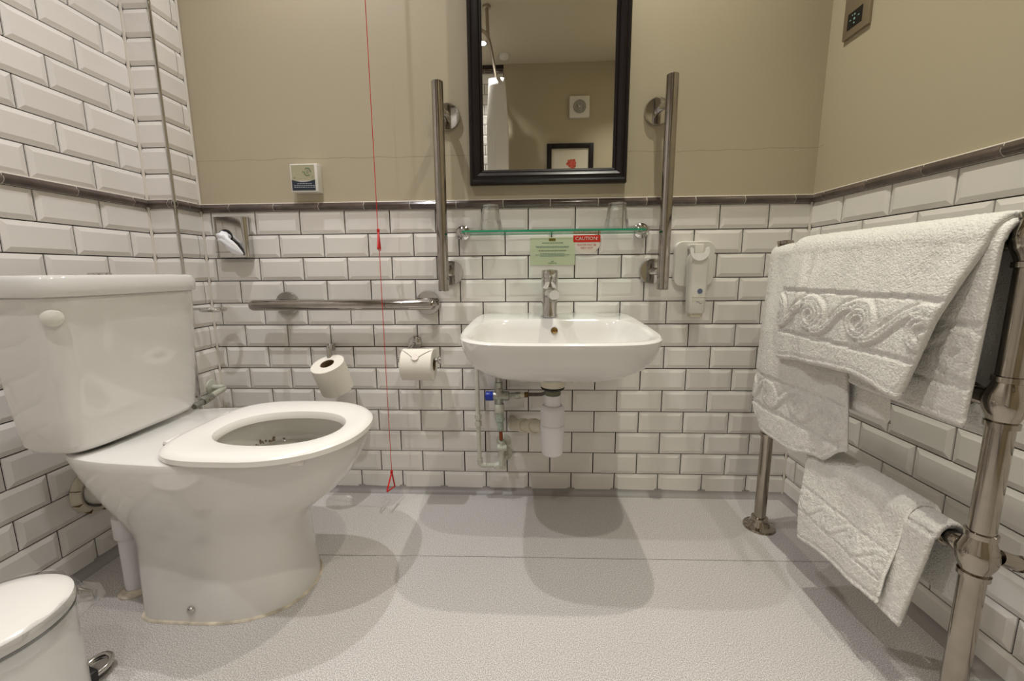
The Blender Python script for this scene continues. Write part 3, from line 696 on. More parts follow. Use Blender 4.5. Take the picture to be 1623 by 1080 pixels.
for i, (c, ra, rb_) in enumerate(pathT):
    c = Vector(c); d = Vector((1, 0, -.75)).normalized() if i > 1 else Vector((.2, -1, 0)).normalized()
    U = Vector((0, 1, 0)) if i > 1 else Vector((1, 0, 0)); U = (U-d*U.dot(d)).normalized(); V = d.cross(U)
    rings.append([c+U*ra*(1+.18*math.sin(5*2*PI*k/28+i))*math.cos(2*PI*k/28)+V*rb_*(1+.15*math.sin(7*2*PI*k/28+i*2))*math.sin(2*PI*k/28) for k in range(28)])
ts.loft(rings, True, True)
tg = part('tissue', ts, mat('white_tissue', lin(244, 244, 246), .9, bump=.4, bscale=90), None, org=(.064, -.03, .905)); tag(tg, 'white tissue pulled out of the wall dispenser opening', 'tissue')

# ---------------------------------------------------------------- alarm reset unit
al = thing('alarm_reset_unit', (.347, 0, 1.047), 'small square alarm reset box on the painted wall above dispenser', 'alarm box')
ax0, ax1, az0, az1, ay = .302, .391, 1.046, 1.133, -.026
part('box', MB().box(ax0, PT+.001, az0, ax1, ay, az1, .002), M['white'], al)
part('face_plate', MB().box(ax0+.004, ay-.0005, az0+.036, ax1-.009, ay+.001, az1-.004), M['alarm'], al, label='metallic beige face plate')
cv = [(ax0+.004+(ax1-ax0-.013)*i/12, ay-.0012, az0+.036-.0065*math.sin(PI*i/12)+.0015) for i in range(13)]
part('dark_label', MB().prism(cv+[(ax1-.009, ay-.0012, az0+.005), (ax0+.004, ay-.0012, az0+.005)], (0, .002, 0)), M['navy'], al, label='dark navy printed label')
wm = MB()
for r_, (za, l, hh) in enumerate(((.0245, .042, .0022), (.0185, .064, .0022), (.0135, .064, .0022))):
    x = ax0+.006+(.074-l)/2
    while x < ax0+.006+(.074+l)/2:
        q = random.uniform(.004, .009); wm.box(x, ay-.0018, az0+za, x+q, ay-.001, az0+za+hh); x += q+.0016
part('label_print', wm, M['paleink'], al)['kind'] = 'stuff'
dot = MB()
for k in range(26):
    a = 2*PI*k/26
    if k % 13 < 10: dot.box(ax0+.057+.0105*math.cos(a)-.0014, ay-.0012, az0+.062+.0115*math.sin(a)-.0012, ax0+.057+.0105*math.cos(a)+.0014, ay, az0+.062+.0115*math.sin(a)+.0012)
for a_, b_ in ((0, 0), (.004, .001), (-.004, .001), (.002, -.004), (-.002, -.004), (.001, .004)): dot.box(ax0+.057+a_-.001, ay-.0012, az0+.062+b_-.001, ax0+.057+a_+.001, ay, az0+.062+b_+.001)
dot.box(ax0+.040, ay-.0012, az0+.0605, ax0+.0435, ay, az0+.0635).box(ax0+.011, ay-.0012, az0+.044, ax0+.016, ay, az0+.0452).box(ax0+.071, ay-.0012, az0+.045, ax0+.0735, ay, az0+.0475)
part('sounder_holes', dot, M['ink'], al)['kind'] = 'stuff'

# ---------------------------------------------------------------- red emergency cord
cx, cy = .606, -.105
pc = thing('emergency_pull_cord', (cx, cy, CEIL), 'thin red emergency pull cord hanging from ceiling beside the toilet', 'pull cord')
part('ceiling_switch', MB().lathe([(.0001, -.030), (.030, -.029), (.036, -.022), (.038, .0)], (cx, cy, CEIL), n=32), M['white'], pc)
part('cord', MB().tube([(cx, cy, CEIL-.02), (cx+.0005, cy, 1.4), (cx, cy, .91), (cx+.001, cy, .86), (cx+.0005, cy, .5), (cx+.001, cy, .128)], .0011, 8), M['red'], pc)
def bangle(z, yaw, roll_, lab):
    """triangular pull handle; local triangle in the XZ plane"""
    A, B, D = Vector((0, 0, 0)), Vector((-.031, 0, -.056)), Vector((.031, 0, -.056))
    pts = []
    def rc(p, q, r_, k=5):
        a = p+(q-p)*0.0; return a
    cor = [A, B, D]
    for i in range(3):
        P0, P1, P2 = cor[i-1], cor[i], cor[(i+1) % 3]
        a = P1+(P0-P1).normalized()*.007; b = P1+(P2-P1).normalized()*.007
        for k in range(5): t = k/4; pts.append(a*(1-t)**2+P1*2*t*(1-t)+b*t*t)
    MX_ = Matrix.Translation((cx+.001, cy, z)) @ Matrix.Rotation(yaw, 4, 'Z') @ Matrix.Rotation(roll_, 4, 'Y')
    mb = MB().tube([MX_ @ p for p in pts], .0026, 12, closed=True).cyl(MX_ @ Vector((0, 0, -.006)), MX_ @ Vector((0, 0, .006)), .0042, 14, bev=.001).cyl(MX_ @ Vector((-.006, 0, 0)), MX_ @ Vector((.004, 0, .001)), .0028, 10)
    part('pull_handle', mb, M['red'], pc, label=lab)
bangle(.913, math.radians(103), .02, 'upper red triangular handle seen edge on')
bangle(.128, math.radians(84), .22, 'lower red triangular handle just above floor')

# ---------------------------------------------------------------- mirror
mr_ = thing('wall_mirror', (1.124, 0, 1.06), 'large dark framed wall mirror above the basin', 'mirror')
fx0, fx1, fz0, fz1 = .879, 1.371, 1.061, 1.83
pr = [(0, PT), (0, -.014), (.003, -.022), (.008, -.026), (.013, -.024), (.017, -.0275), (.024, -.0285), (.031, -.024), (.036, -.017), (.0375, -.018), (.041, -.0165), (.0445, -.012), (.0445, -.006)]
rings = []
for o, y in pr: rings.append([(fx0+o, y, fz0+o), (fx1-o, y, fz0+o), (fx1-o, y, fz1-o), (fx0+o, y, fz1-o)])
# each side of the frame is a mitred rail of its own
for i in range(4):
    j = (i+1) % 4; mb = MB(); k = len(pr)
    vs = [r_[i] for r_ in rings]+[r_[j] for r_ in rings]
    mb.add(vs, [(q, q+1, k+q+1, k+q) for q in range(k-1)]+[tuple(range(k)), tuple(range(k, 2*k))])
    part('frame_rail', mb, M['frame'], mr_, angle=22)
part('mirror_glass', MB().box(fx0+.042, -.0085, fz0+.042, fx1-.042, PT-.001, fz1-.042), M['mirror'], mr_, flat=True)

# ---------------------------------------------------------------- glass shelf and tumblers
sh = thing('glass_shelf', (1.136, 0, .905), 'clear glass shelf with green edge on chrome brackets', 'shelf')
sy0, sy1, sz0, sz1, sx0, sx1 = -.122, -.012, .9035, .9095, .862, 1.412
plate = MB(); cr = .018
outl = [(sx0, sy1)]+[(sx0+cr-cr*math.cos(PI/2*k/6), sy0+cr-cr*math.sin(PI/2*k/6)) for k in range(7)]+[(sx1-cr+cr*math.sin(PI/2*k/6), sy0+cr-cr*math.cos(PI/2*k/6)) for k in range(7)]+[(sx1, sy1)]
k = len(outl)
plate.add([(x, y, sz0) for x, y in outl]+[(x, y, sz1) for x, y in outl], [tuple(range(k-1, -1, -1)), tuple(range(k, 2*k))])
part('glass_plate', plate, M['glassface'], sh, flat=True)
ed = MB().add([(x, y, sz0) for x, y in outl]+[(x, y, sz1) for x, y in outl], [(i, (i+1) % k, (i+1) % k+k, i+k) for i in range(k)])
part('polished_edge', ed, M['glassedge'], sh, label='green polished glass edge', angle=60)
for xx, s_ in ((.851, 1), (1.426, -1)):
    part('bracket', MB().lathe([(.0235, -.001), (.0235, .004), (.018, .009), (.0115, .013), (.0115, .030), (.0001, .031)], (xx, 0, .913), (0, -1, 0), 32)
         .box(min(xx, xx+s_*.026), -.045, .9015, max(xx, xx+s_*.026), -.010, .9115, .002).cyl((xx-s_*.004, -.032, .9065), (xx+s_*.018, -.032, .9065), .0085, 20, bev=.001), M['chrome'], sh)
def tumbler(x, y, label):
    t = thing('glass_tumbler', (x, y, sz1), label, 'glass', 'upturned tumblers on the glass shelf')
    z = sz1; N = 40; pro = [(.0365, 0), (.0370, .003), (.0362, .012), (.0340, .030), (.0320, .033), (.0295, .055), (.0275, .074), (.0272, .078), (.024, .080), (.0001, .080)]
    rings = []
    for r, h in pro:
        fl = 0.10 if h > .028 and r > .02 else 0
        rings.append([(x+r*(1-fl*(abs(math.cos(4.5*a)))) * math.cos(a), y+r*(1-fl*abs(math.cos(4.5*a)))*math.sin(a), z+h) for a in [2*PI*i/72 for i in range(72)]])
    mb = MB().loft(rings)
    pi_ = [(.0345, .0005), (.0335, .012), (.031, .032), (.027, .055), (.025, .070), (.0001, .070)]
    mb.loft([[(x+r*math.cos(2*PI*i/40), y+r*math.sin(2*PI*i/40), z+h) for i in range(40)] for r, h in pi_])
    part('glass', mb, M['tumbler'], t, angle=20)
tumbler(.948, -.070, 'upturned clear glass tumbler at the left end of the shelf')
tumbler(1.332, -.070, 'upturned clear glass tumbler above the caution sticker')

# ---------------------------------------------------------------- green notice card and caution sticker
nc = thing('notice_card', (1.143, 0, .853), 'pale green printed notice card stuck on tiles above tap', 'notice')
gx0, gx1, gz0, gz1, gy = 1.070, 1.216, .807, .896, -.0012
part('card', MB().box(gx0, .0, gz0, gx1, gy, gz1), M['green'], nc)
part('logo_block', MB().box(1.131, gy-.0004, .884, 1.1525, gy+.0003, .8925), M['olive'], nc, label='small olive logo block')
def bars(name, lines, mt, par, xm, y):
    mb = MB()
    for z, half, hh, lo, hi, gap in lines:
        x = xm-half
        while x < xm+half:
            q = random.uniform(lo, hi); mb.box(x, y-.0004, z, min(x+q, xm+half), y+.0002, z+hh); x += q+gap
    o = part(name, mb, mt, par); o['kind'] = 'stuff'; return o
bars('heading_print', [(.8765, .034, .0030, .002, .0045, .0012), (.8515, .045, .0036, .002, .005, .0013), (.8175, .004, .003, .002, .003, .001), (.8125, .014, .0022, .003, .006, .0008)], M['ink'], nc, 1.143, gy)
bars('body_print', [(.8665, .055, .0014, .004, .01, .0008), (.8630, .052, .0014, .004, .01, .0008), (.8435, .040, .0014, .004, .01, .0008), (.8395, .056, .0014, .004, .01, .0008), (.8355, .040, .0014, .004, .01, .0008)], mat('blue_green_ink', lin(96, 136, 128), .6), nc, 1.143, gy)
cs = thing('caution_sticker', (1.254, 0, .875), 'red and white caution sticker on the tiles under the shelf', 'sticker')
cxm = 1.2535
pts = [(cxm-.0435, -.0002, .9015), (cxm+.0435, -.0002, .9015), (cxm+.0435, -.0002, .878)]
pts += [(cxm+.0435*math.cos(q), -.0002, .878-.036*math.sin(q)) for q in [PI*k/20 for k in range(1, 20)]]+[(cxm-.0435, -.0002, .878)]
part('backing', MB().prism(pts, (0, -.0006, 0)), M['stickwhite'], cs)
part('red_panel', MB().box(cxm-.0435, -.0008, .8795, cxm+.0435, -.0013, .9015), M['stickred'], cs, label='red panel with white lettering')
RX = Matrix.Rotation(PI/2, 4, 'X')
text_part('lettering', 'CAUTION!', .0155, M['whiteink'], cs, Matrix.Translation((cxm, -.0014, .8905)) @ RX @ Matrix.Scale(1.0, 4))
text_part('lettering', 'WATER MAY BE', .0088, M['redink'], cs, Matrix.Translation((cxm, -.001, .8705)) @ RX)
text_part('lettering', 'VERY HOT', .0088, M['redink'], cs, Matrix.Translation((cxm, -.001, .8608)) @ RX)

# ---------------------------------------------------------------- soap dispenser on wall plate
so = thing('soap_dispenser', (1.60, 0, .76), 'white bottle dispenser hung on rounded plate beside right grab rail', 'dispenser')
def rrect(x0, x1, z0, z1, r, y, taper=0.0, k=7):
    out = []
    for cx_, cz_, a0 in ((x1-r, z1-r, 0), (x0+r, z1-r, PI/2), (x0+r, z0+r, PI), (x1-r, z0+r, 3*PI/2)):
        for i in range(k): a = a0+PI/2*i/(k-1); out.append((cx_+r*math.cos(a), y, cz_+r*math.sin(a)))
    return out
px0, px1, pz0, pz1 = 1.532, 1.658, .735, .878
part('wall_plate', MB().loft([rrect(px0, px1, pz0, pz1, .026, .0), rrect(px0, px1, pz0, pz1, .026, -.010), rrect(px0+.002, px1-.002, pz0+.002, pz1-.002, .025, -.013), rrect(px0+.010, px1-.010, pz0+.010, pz1-.010, .02, -.013)], True, True), M['white'], so, angle=50)
bx_, by_ = 1.592, -.046
def rr3(hw, hd, z, r, dx=0):
    out = []
    r = min(r, hw*.99, hd*.99)
    for sx, sy, a0 in ((1, 1, 0), (-1, 1, PI/2), (-1, -1, PI), (1, -1, 3*PI/2)):
        for i in range(6): a = a0+PI/2*i/5; out.append((bx_+dx+sx*(hw-r)+r*math.cos(a), by_+sy*(hd-r)+r*math.sin(a), z))
    return out
part('bottle', MB().loft([rr3(.0235, .018, .652, .010), rr3(.025, .020, .658, .012), rr3(.0265, .021, .70, .012), rr3(.0290, .022, .80, .012), rr3(.0290, .020, .828, .012), rr3(.022, .014, .842, .01)], True, True), M['white'], so)
part('hook', MB().box(1.570, -.060, .852, 1.602, -.012, .866, .003).box(1.572, -.066, .834, 1.600, -.058, .866, .003), M['white'], so)
rg = []
for i in range(25):
    a = PI*1.0+PI*i/24; rg.append((1.585+.029*math.cos(a), .846+.031*math.sin(a)))
inn_ = [(1.585+.017, .846), (1.585+.017, .838), (1.585-.017, .838), (1.585-.017, .846)]
cres = [(1.585-.029, .850), (1.585-.024, .858)][:1]+rg+[(1.585+.026, .856), (1.585+.019, .852), (1.585+.018, .838), (1.585-.018, .838), (1.585-.019, .852), (1.585-.026, .856)]
part('hanging_ring', MB().prism([(x, -.068, z) for x, z in cres], (0, -.007, 0)), mat('bright_white_plastic', lin(246, 244, 238), .35), so, label='bright white crescent ring')
part('round_logo', MB().lathe([(.0001, .0006), (.0078, .0006), (.0082, -.001)], (1.595, by_-.0215, .722), (0, -1, 0), 28), M['bluegrey'], so, label='small round blue-grey logo')
part('seam_line', MB().box(1.572, by_-.0222, .7035, 1.616, by_-.018, .7047).box(1.573, by_-.0216, .6915, 1.614, by_-.018, .6925), M['cream'], so)
wv = MB().tube([(1.586+.018*i/12, by_-.0212, .6865+.003*math.sin(PI*i/6)) for i in range(13)], .0006, 6)
part('wave_mark', wv, M['bluegrey'], so)
part('nozzle', MB().loft([rr3(.021, .015, .652, .008), rr3(.020, .014, .640, .008), rr3(.012, .009, .637, .008)], True, True), M['cream'], so)

# ---------------------------------------------------------------- control panel on the right wall
cp = thing('wall_control_panel', (XR, -.10, 1.45), 'brushed steel control panel with black display high on right wall', 'control panel')
part('plate', MB().box(XR-.004, -.146, 1.418, XR+PT, -.058, 1.60, .0015), M['brushed'], cp)
part('display', MB().box(XR-.0048, -.123, 1.437, XR-.003, -.074, 1.478), M['screen'], cp, label='black display window')
sg = MB()
for a_, b_, u_, v_ in ((.0, .0, .004, .004), (.0, .011, .003, .003), (.0, -.010, .003, .003), (-.014, .002, .004, .0016), (.014, .002, .004, .0016), (.008, .012, .003, .0015)):
    sg.box(XR-.0052, -.098+a_-u_*.6, 1.457+b_-v_*.6, XR-.0046, -.098+a_+u_*.6, 1.457+b_+v_*.6)
part('display_symbols', sg, mat('pale_green_led', lin(150, 190, 180), .4, emit=(lin(150, 200, 190), .12)), cp)

# ---------------------------------------------------------------- heated towel rail
RX0 = 1.774; YA, YN = -.172, -.727; RP = .0158
rail = thing('towel_rail', (RX0, (YA+YN)/2, 0), 'tarnished nickel floor-standing ball-joint towel rail at right wall', 'towel rail')
ZB = (.335, .587, .825)
for y, nm in ((YA, 0), (YN, 1)):
    segs = [0.012]+[z for z in ZB]
    p_ = part('upright', MB().cyl((RX0, y, .010), (RX0, y, .850), RP, 36), M['nickel'], rail)
    part('floor_flange', MB().lathe([(.0425, .0), (.0435, .003), (.042, .007), (.030, .011), (.027, .018), (.023, .024), (.0225, .034), (RP, .036)], (RX0, y, 0), n=40), M['nickel'], rail)
    for z in ZB:
        bj = part('ball_joint', MB().lathe([(RP+.0005, -.040), (RP+.0035, -.039), (RP+.0035, -.031), (RP+.001, -.030), (.0195, -.022), (.0235, -.012), (.0250, 0), (.0235, .012), (.0195, .022), (RP+.001, .030), (RP+.0035, .031), (RP+.0035, .039), (RP+.0005, .040)], (RX0, y, z), n=40), M['nickel'], rail)
        s_ = -1 if nm == 0 else 1
        # union between ball and cross tube
        yy = y+s_*.022
        part('union_nut', MB().cyl((RX0, yy, z), (RX0, yy+s_*.022, z), .0145, 24, bev=.0015).cyl((RX0, yy+s_*.022, z), (RX0, yy+s_*.048, z), .0195, 6, bev=.001).cyl((RX0, yy+s_*.048, z), (RX0, yy+s_*.062, z), .0145, 24, bev=.001), M['nickel'], bj)
for z in ZB:
    part('cross_tube', MB().cyl((RX0, YA-.03, z), (RX0, YN+.03, z), .0125, 28), M['nickel'], rail)
part('top_cap', MB().lathe([(RP, 0), (.014, .012), (.0001, .016)], (RX0, YN, .864), n=28), M['nickel'], rail)
part('inlet_pipe', MB().tube([(RX0+.028, YN-.004, .333), (RX0+.052, YN-.009, .326)], .012, 20).tube([(RX0+.052, YN-.009, .326), (RX0+.074, YN-.013, .320)], [.0145, .0145], 6), M['nickel'], rail)
part('inlet_nut', MB().cyl((RX0+.074, YN-.013, .320), (RX0+.125, YN-.022, .307), .0125, 20, bev=.002).cyl((RX0+.12, YN-.021, .308), (XR, YN-.03, .295), .008, 14), M['pipe'], rail, label='pale painted inlet nut')
for y in (YA,):
    part('wall_stay', MB().cyl((RX0, y, .587), (XR, y, .587), .008, 16).lathe([(.022, 0), (.022, -.006), (.009, -.010)], (XR, y, .587), (1, 0, 0), 24), M['nickel'], rail)

# ---------------------------------------------------------------- towels
def scroll_pts(p):
    """running wave ribbon: list of (u, v) centre-line points for one repeat, band height = 1"""
    pts = []
    for i in range(16):
        t = i/15; pts.append((-p*.92+.05+(p*.92-.25)*t, -.33+.60*(t*t*(3-2*t))))
    for i in range(60):
        t = i/59; a = math.radians(125)-t*2*PI*1.55; r = .36-.27*t
        pts.append((r*math.cos(a), r*math.sin(a)))
    return pts
def relief(U, V, u0, v0, v1, per, flip=-1):
    """embossed band between v0..v1: height field in 0..1 units"""
    Hh = v1-v0; vc = (v0+v1)/2; p = per/Hh; base = np.array(scroll_pts(p))
    inb = (V > v0-.01) & (V < v1+.01); H = np.zeros_like(U)
    uu = (U-u0)/Hh*flip; vv = (V-vc)/Hh
    uu_, vv_ = uu[inb], vv[inb]
    lo = math.floor(uu_.min()/p)-1; hi = math.ceil(uu_.max()/p)+1
    D = np.full(uu_.shape, 9.0)
    for k in range(lo, hi+1):
        for s in range(0, len(base), 4):
            b = base[s:s+4]
            d = np.min((uu_[:, None]-(b[None, :, 0]+k*p))**2+(vv_[:, None]-b[None, :, 1])**2, axis=1); D = np.minimum(D, d)
    D = np.sqrt(D)
    h = 1.05*np.exp(-((D-.045)/.034)**2)-.35*np.exp(-(D/.018)**2)-.85*np.exp(-((D-.118)/.032)**2)
    h = h-.30
    e = np.minimum(np.abs(vv_-.5), np.abs(vv_+.5)); h = np.where(e < .035, -1.3, h)
    h = np.where((np.abs(vv_) > .535), 0.0, h)
    H[inb] = h; return H
NZ = lambda x, y, z=0.0: noise.noise(Vector((x, y, z)))
def sheet(mb, name, parent, y0, y1, Lf, Lb, R, zt, nU=150, nV=190, thick=.007, flare=None, yshift=None, rel=None, seed=0.0, fold=.004, wob=0.0, sag=None):
    """drape over a bar running along Y. u: 0..1 from far (y0) to near (y1); v: arc length from front hem to back hem."""
    us = np.linspace(0, 1, nU); G_ = np.zeros((nU, nV, 3)); LL = np.zeros((nU, nV)); FR = np.zeros((nU, nV))
    for i, u in enumerate(us):
        lf, lb = Lf(u), Lb(u); arc = PI*R; tot = lf+arc+lb
        for j in range(nV):
            # denser in front
            s = tot*(j/(nV-1)); y = y0+(y1-y0)*u
            zt_ = zt-(sag(u) if sag else 0)
            if s < lf:
                d = lf-s; q = d/max(lf, .01)
                fo = fold*(NZ(y*16+seed, d*3, seed)*1.6+NZ(y*40+seed, d*7, seed+5)*.35)*min(1, d/.05)
                x = RX0-R-(flare(u, d) if flare else 0)-fo; z = zt_-d
                y += (yshift(u, q) if yshift else 0)
                FR[i, j] = d
            elif s < lf+arc:
                a = (s-lf)/R; x = RX0-R*math.cos(a); z = zt_+R*math.sin(a); FR[i, j] = -(s-lf)
            else:
                d = s-lf-arc; x = RX0+R+.002+fold*.6*NZ(y*14+seed, d*3, seed+9)*min(1, d/.05); z = zt_-d; FR[i, j] = -1
            if wob: z += wob*NZ(u*7+seed, s*6, 3)
            G_[i, j] = (x, y, z); LL[i, j] = s
    du = np.gradient(G_, axis=0); dv = np.gradient(G_, axis=1); Nn = np.cross(dv, du); Nn /= (np.linalg.norm(Nn, axis=2, keepdims=True)+1e-12)
    if Nn[nU//2, 5, 0] > 0: Nn = -Nn
    # rounded edges: thickness fades over the last few mm
    eu = np.minimum(us[:, None], 1-us[:, None])*abs(y1-y0)*np.ones((1, nV)); jj = np.arange(nV)[None, :]*np.ones((nU, 1))
    tot = LL[:, -1:]; ev = np.minimum(LL, tot-LL); e = np.minimum(eu, ev)
    h = thick*np.sqrt(np.clip(1-(1-np.clip(e/(thick*1.0), 0, 1))**2, 0, 1))
    rng = np.random.RandomState(int(seed*10)+3)
    ho = h+rng.normal(0, .00055, h.shape)*(e > .001)
    if rel is not None:
        per, z0, z1, u0, dep = rel; Hr = relief(G_[:, :, 1], -FR, u0, -z1, -z0, per); ho = ho+Hr*dep*(FR > 0.001)*np.clip(e/.006, 0, 1)
        # pile around hem stitch
    hem = (FR > 0) & (LL < .016) & (LL > .012); ho = ho-np.where(hem, .0016, 0)
    Fo = G_+Nn*ho[:, :, None]; Bo = G_-Nn*h[:, :, None]
    n = nU*nV; vs = [tuple(p) for p in Fo.reshape(-1, 3)]+[tuple(p) for p in Bo.reshape(-1, 3)]; fs = []
    for i in range(nU-1):
        for j in range(nV-1):
            a = i*nV+j; fs.append((a, a+1, a+nV+1, a+nV)); fs.append((n+a, n+a+nV, n+a+nV+1, n+a+1))
    bd = [i*nV for i in range(nU)]+[(nU-1)*nV+j for j in range(1, nV)]+[i*nV+nV-1 for i in range(nU-2, -1, -1)]+[j for j in range(nV-2, 0, -1)]
    for a, b in zip(bd, bd[1:]+bd[:1]): fs.append((a, b, b+n, a+n))
    mb.add(vs, fs)
def lerp(pts):
    def f(u):
        for (a, p), (b, q) in zip(pts, pts[1:]):
            if u <= b: t = (u-a)/(b-a); t = t*t*(3-2*t); return p+(q-p)*t
        return pts[-1][1]
    return f
zT = ZB[2]; BAG = None
# towel A : the longer one underneath at the far end
ta = MB()
LfA = lerp([(0, .425), (.10, .462), (.22, .492), (.50, .498), (.80, .474), (1, .425)])
sheet(ta, 'a', None, -.155, -.455, LfA, lambda u: .30, .0245, zT, thick=.0055, flare=lambda u, d: .012*min(1, d/.2)+.016*math.exp(-((u-.35)/.25)**2)*min(1, d/.3), yshift=lambda u, q: -.040*u*(1-q)*0-.05*u*min(1, q), rel=(.105, .330, .420, -.245, .0030), seed=1.3, fold=.006, nU=130)
sheet(ta, 'a2', None, -.30, -.52, lambda u: .345-.01*u, lambda u: .28, .0185, zT, thick=.0035, flare=lambda u, d: .002, yshift=lambda u, q: -.05*u*q, seed=4.1, nU=50, nV=80)
A_ = tag(part('hanging_towel', ta, M['towel'], org=(RX0, -.30, zT), angle=180), 'long white bath towel with wave band, partly under the wider towel', 'towel', None)
# towel B : the wide one on top
tb = MB()
sheet(tb, 'b', None, -.265, -.705, lerp([(0, .268), (.3, .255), (.7, .246), (1, .262)]), lambda u: .315, .0365, zT, thick=.0078,
      flare=lambda u, d: .020*min(1, d/.12)+.030*u*min(1, d/.3)+(.009*math.exp(-((u-.15-.25*d)/.03)**2)+.007*math.exp(-((u-.24-.2*d)/.025)**2)-.004*math.exp(-((u-.195-.22*d)/.02)**2))*min(1, d/.06)*max(0, 1-d/.3), yshift=lambda u, q: (-.015*(1-u)+.055*u)*q, rel=(.135, .090, .193, -.40, .0042), seed=2.2, fold=.0045, nU=190, nV=190)
sheet(tb, 'b2', None, -.36, -.718, lambda u: .284-.01*(1-u), lambda u: .305, .0285, zT, thick=.0045, flare=lambda u, d: .003+.012*u*min(1, d/.3), yshift=lambda u, q: .0*q, rel=(.135, .125, .222, -.42, .0026), seed=6.5, fold=.003, nU=120, nV=150)
B_ = tag(part('hanging_towel', tb, M['towel'], org=(RX0, -.5, zT), angle=180), 'wide white towel with embossed wave scrolls folded over top bar', 'towel', None)
zL = ZB[0]
tcw = MB()
sheet(tcw, 'c', None, -.385, -.640, lerp([(0, .205), (.4, .186), (1, .178)]), lambda u: .13, .0290, zL, thick=.0070,
      flare=lambda u, d: .018*min(1, d/.12)+.012*u*min(1, d/.2), yshift=lambda u, q: (-.02*(1-u)+.005*u)*q, rel=(.070, .070, .128, -.42, .0016), seed=3.7, fold=.004, nU=120, nV=130)
sheet(tcw, 'c2', None, -.45, -.690, lerp([(0, .195), (1, .196)]), lambda u: .125, .0215, zL, thick=.0050, flare=lambda u, d: .006+.014*u*min(1, d/.2), yshift=lambda u, q: .022*u*q, seed=8.5, fold=.003, nU=80, nV=110)
ct = tag(part('hanging_towel', tcw, M['towel'], org=(RX0, -.53, zL), angle=180), 'small white hand towel hanging over the lowest bar', 'towel', None)

# ---------------------------------------------------------------- pedal bin
bnx, bny, br = .170, -.800, .100
bn = thing('pedal_bin', (bnx, bny, 0), 'white round pedal bin with plastic liner and chrome pedal at bottom left', 'bin')
part('body', MB().lathe([(.0001, .0), (.097, .0), (.099, .004), (.0985, .02), (.0985, .205), (.096, .207), (.094, .205), (.090, .03), (.0001, .03)], (bnx, bny, 0), n=64), mat('white_enamel', lin(226, 224, 222), .18, coat=.5), bn)
part('painted_shadow_ring', MB().lathe([(.0985, .206), (.1005, .208), (.1005, .211), (.096, .212)], (bnx, bny, 0), n=64), M['rubber'], bn, label='thin black shadow ring under the lid')  # black ring stands in for the shadow line below the lid
part('lid', MB().lathe([(.0975, .2115), (.1005, .213), (.1015, .222), (.1000, .231), (.093, .2365), (.07, .2405), (.03, .2425), (.0001, .243)], (bnx, bny, 0), n=64), M['seat'], bn)
lb = MB(); ring = []
random.seed(5)
for k in range(4):
    rr = []
    for i in range(120):
        a = 2*PI*i/120; r_ = .1015+[.0, .0035, .006, .0045][k]*(1+.5*NZ(math.cos(a)*5+k, math.sin(a)*5, 1)); z = [.238, .226, .208, .190][k]+.006*NZ(math.cos(a)*4, math.sin(a)*4, k*3.)
        bul = math.exp(-((a-math.radians(38))/.20)**2)*[.012, .030, .032, .012][k]
        rr.append((bnx+(r_+bul)*math.cos(a), bny+(r_+bul)*math.sin(a), z))
    ring.append(rr)
lb.loft(ring)
part('bin_liner', lb, M['bag'], bn, label='clear crinkled plastic liner folded over the rim')
pa = math.atan2(-.672-bny, .205-bnx)
pd = Vector((math.cos(pa), math.sin(pa), 0)); pn = Vector((-pd.y, pd.x, 0)); bc = Vector((bnx, bny, 0))
def pp(a, b, z): return bc+pd*a+pn*b+Vector((0, 0, z))
loopp = [pp(.098+.0*k, -.021, .016) for k in range(1)]+[pp(.118+.020*math.sin(PI*k/10), -.022*math.cos(PI*k/10), .018+.004*math.sin(PI*k/10)) for k in range(11)]+[pp(.098, .021, .016)]
part('pedal', MB().tube(loopp, .0052, 14).loft([[pp(.100, -.020, .0135), pp(.128, -.017, .0175), pp(.134, 0, .019), pp(.128, .017, .0175), pp(.100, .020, .0135)], [pp(.100, -.020, .0105), pp(.128, -.017, .0145), pp(.134, 0, .016), pp(.128, .017, .0145), pp(.100, .020, .0105)]], True, True), M['chrome'], bn, label='rounded chrome foot pedal')
part('pedal_housing', MB().box(-.028, -.012, .003, .028, .012, .030, .006, M=Matrix.Translation(pp(.096, 0, 0)) @ Matrix.Rotation(pa+PI/2, 4, 'Z')), M['rubber'], bn)

# ---------------------------------------------------------------- things behind the viewer, seen in the mirror
rr_ = thing('curtain_rail', (.835, -1.4, CEIL), 'curved shower curtain rail hung from the ceiling, seen in mirror', 'curtain rail')
part('ceiling_post', MB().cyl((.820, -1.40, CEIL), (.826, -1.40, 2.205), .0105, 20).lathe([(.026, 0), (.024, -.012), (.0105, -.014)], (.820, -1.40, CEIL), n=24), M['brushed'], rr_)
rod = [(XL, -1.22, 2.20), (.55, -1.22, 2.20), (.70, -1.225, 2.20), (.77, -1.25, 2.20), (.815, -1.30, 2.20), (.832, -1.37, 2.20), (.836, -1.45, 2.20), (.842, -1.8, 2.20), (.846, YB, 2.20)]
part('rod', MB().tube(rod, .0105, 18), M['brushed'], rr_)
cu = MB(); nU_, nV_ = 160, 40; vs = []
for j in range(nV_+1):
    z = 2.165-1.95*j/nV_; sp = .060+.022*min(1, j/6)
    for i in range(nU_+1):
        u = i/nU_; yv = -1.78-.17*u; x = .848+sp*math.sin(u*2*PI*5.5+.4*math.sin(z*3))*(.6+.4*math.sin(u*9+1)); vs.append((x, yv+.012*math.sin(u*40+z*2), z))
fs = [(j*(nU_+1)+i, j*(nU_+1)+i+1, (j+1)*(nU_+1)+i+1, (j+1)*(nU_+1)+i) for j in range(nV_) for i in range(nU_)]
cu.add(vs, fs)
co = part('shower_curtain', cu, M['curtain'], org=(.848, -1.86, .2), angle=180); tag(co, 'white shower curtain gathered at the end of its rail in mirror', 'curtain')
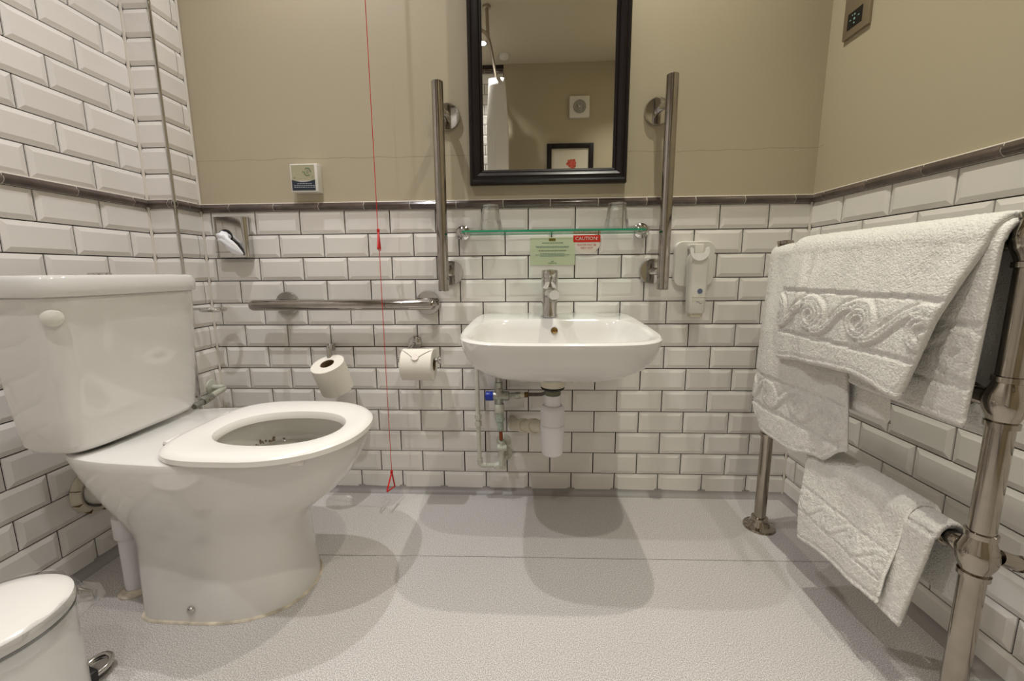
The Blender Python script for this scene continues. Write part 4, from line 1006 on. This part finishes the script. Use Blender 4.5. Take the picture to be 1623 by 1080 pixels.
sm = co.modifiers.new('thickness', 'SOLIDIFY'); sm.thickness = .0012
for i in range(6):
    y = -1.80-.028*i
    ro = part('curtain_ring', MB().tube([(.842+.016*math.cos(q), y, 2.191+.022*math.sin(q)) for q in [2*PI*k/20 for k in range(20)]], .0016, 8, closed=True), M['chrome'], org=(.842, y, 2.2))
    tag(ro, 'small metal ring holding the shower curtain on its rail', 'curtain ring', 'rings along the shower curtain rail')
fn = thing('extractor_fan', (1.482, YB, 2.03), 'square white extractor fan on the far wall, seen in mirror', 'extractor fan')
fcx, fcz = 1.482, 2.066
part('housing', MB().box(fcx-.079, YB-.002, fcz-.079, fcx+.079, YB+.030, fcz+.079, .006), M['white'], fn)
part('recess', MB().lathe([(.0001, .0008), (.052, .0008), (.054, -.001)], (fcx, YB+.030, fcz), (0, 1, 0), 36), M['rubber'], fn)
for r in (.050, .041, .032, .023, .014): part('grille_ring', MB().tube([(fcx+r*math.cos(2*PI*k/40), YB+.0325, fcz+r*math.sin(2*PI*k/40)) for k in range(40)], .0022, 8, closed=True), M['white'], fn)
part('hub', MB().lathe([(.0001, .006), (.007, .005), (.008, 0)], (fcx, YB+.030, fcz), (0, 1, 0), 20), M['white'], fn)
pf = thing('framed_picture', (1.414, YB, 1.3), 'dark framed picture of a red flower on far wall, in mirror', 'picture')
qx0, qx1, qz0, qz1 = 1.228, 1.600, 1.28, 1.798
for a_ in ((qx0, qz0, qx0+.038, qz1), (qx1-.038, qz0, qx1, qz1), (qx0+.036, qz1-.038, qx1-.036, qz1), (qx0+.036, qz0, qx1-.036, qz0+.038)):
    part('frame_rail', MB().box(a_[0], YB, a_[1], a_[2], YB+.022, a_[3], .003), M['frame'], pf)
part('mount', MB().box(qx0+.03, YB, qz0+.03, qx1-.03, YB+.010, qz1-.03), M['mat'], pf)
fl = MB(); random.seed(3)
for k in range(9):
    a = math.radians(20+k*38); r = random.uniform(.03, .055); c0 = Vector((1.430, YB+.0106, 1.640)); d = Vector((math.cos(a), 0, math.sin(a))); s_ = Vector((-d.z, 0, d.x))
    P_ = [c0]+[c0+d*r*t+s_*w_ for t, w_ in ((.4, .013), (.8, .014), (1.05, .004), (.85, -.012), (.4, -.012))]; off = Vector((0, .0001*k, 0)); fl.poly([p+off for p in P_])
fl.add([(1.404, YB+.0105, 1.60), (1.409, YB+.0105, 1.60), (1.400, YB+.0105, 1.42), (1.396, YB+.0105, 1.42)], [(0, 1, 2, 3)])
part('painted_flower', fl, M['petal'], pf, flat=True)
hd = thing('smoke_detector', (.90, -1.97, CEIL), 'round white detector on the ceiling by the rail, in mirror', 'detector')
part('body', MB().lathe([(.0001, -.022), (.030, -.020), (.038, -.012), (.040, 0)], (.895, -1.97, CEIL), n=32), M['white'], hd)
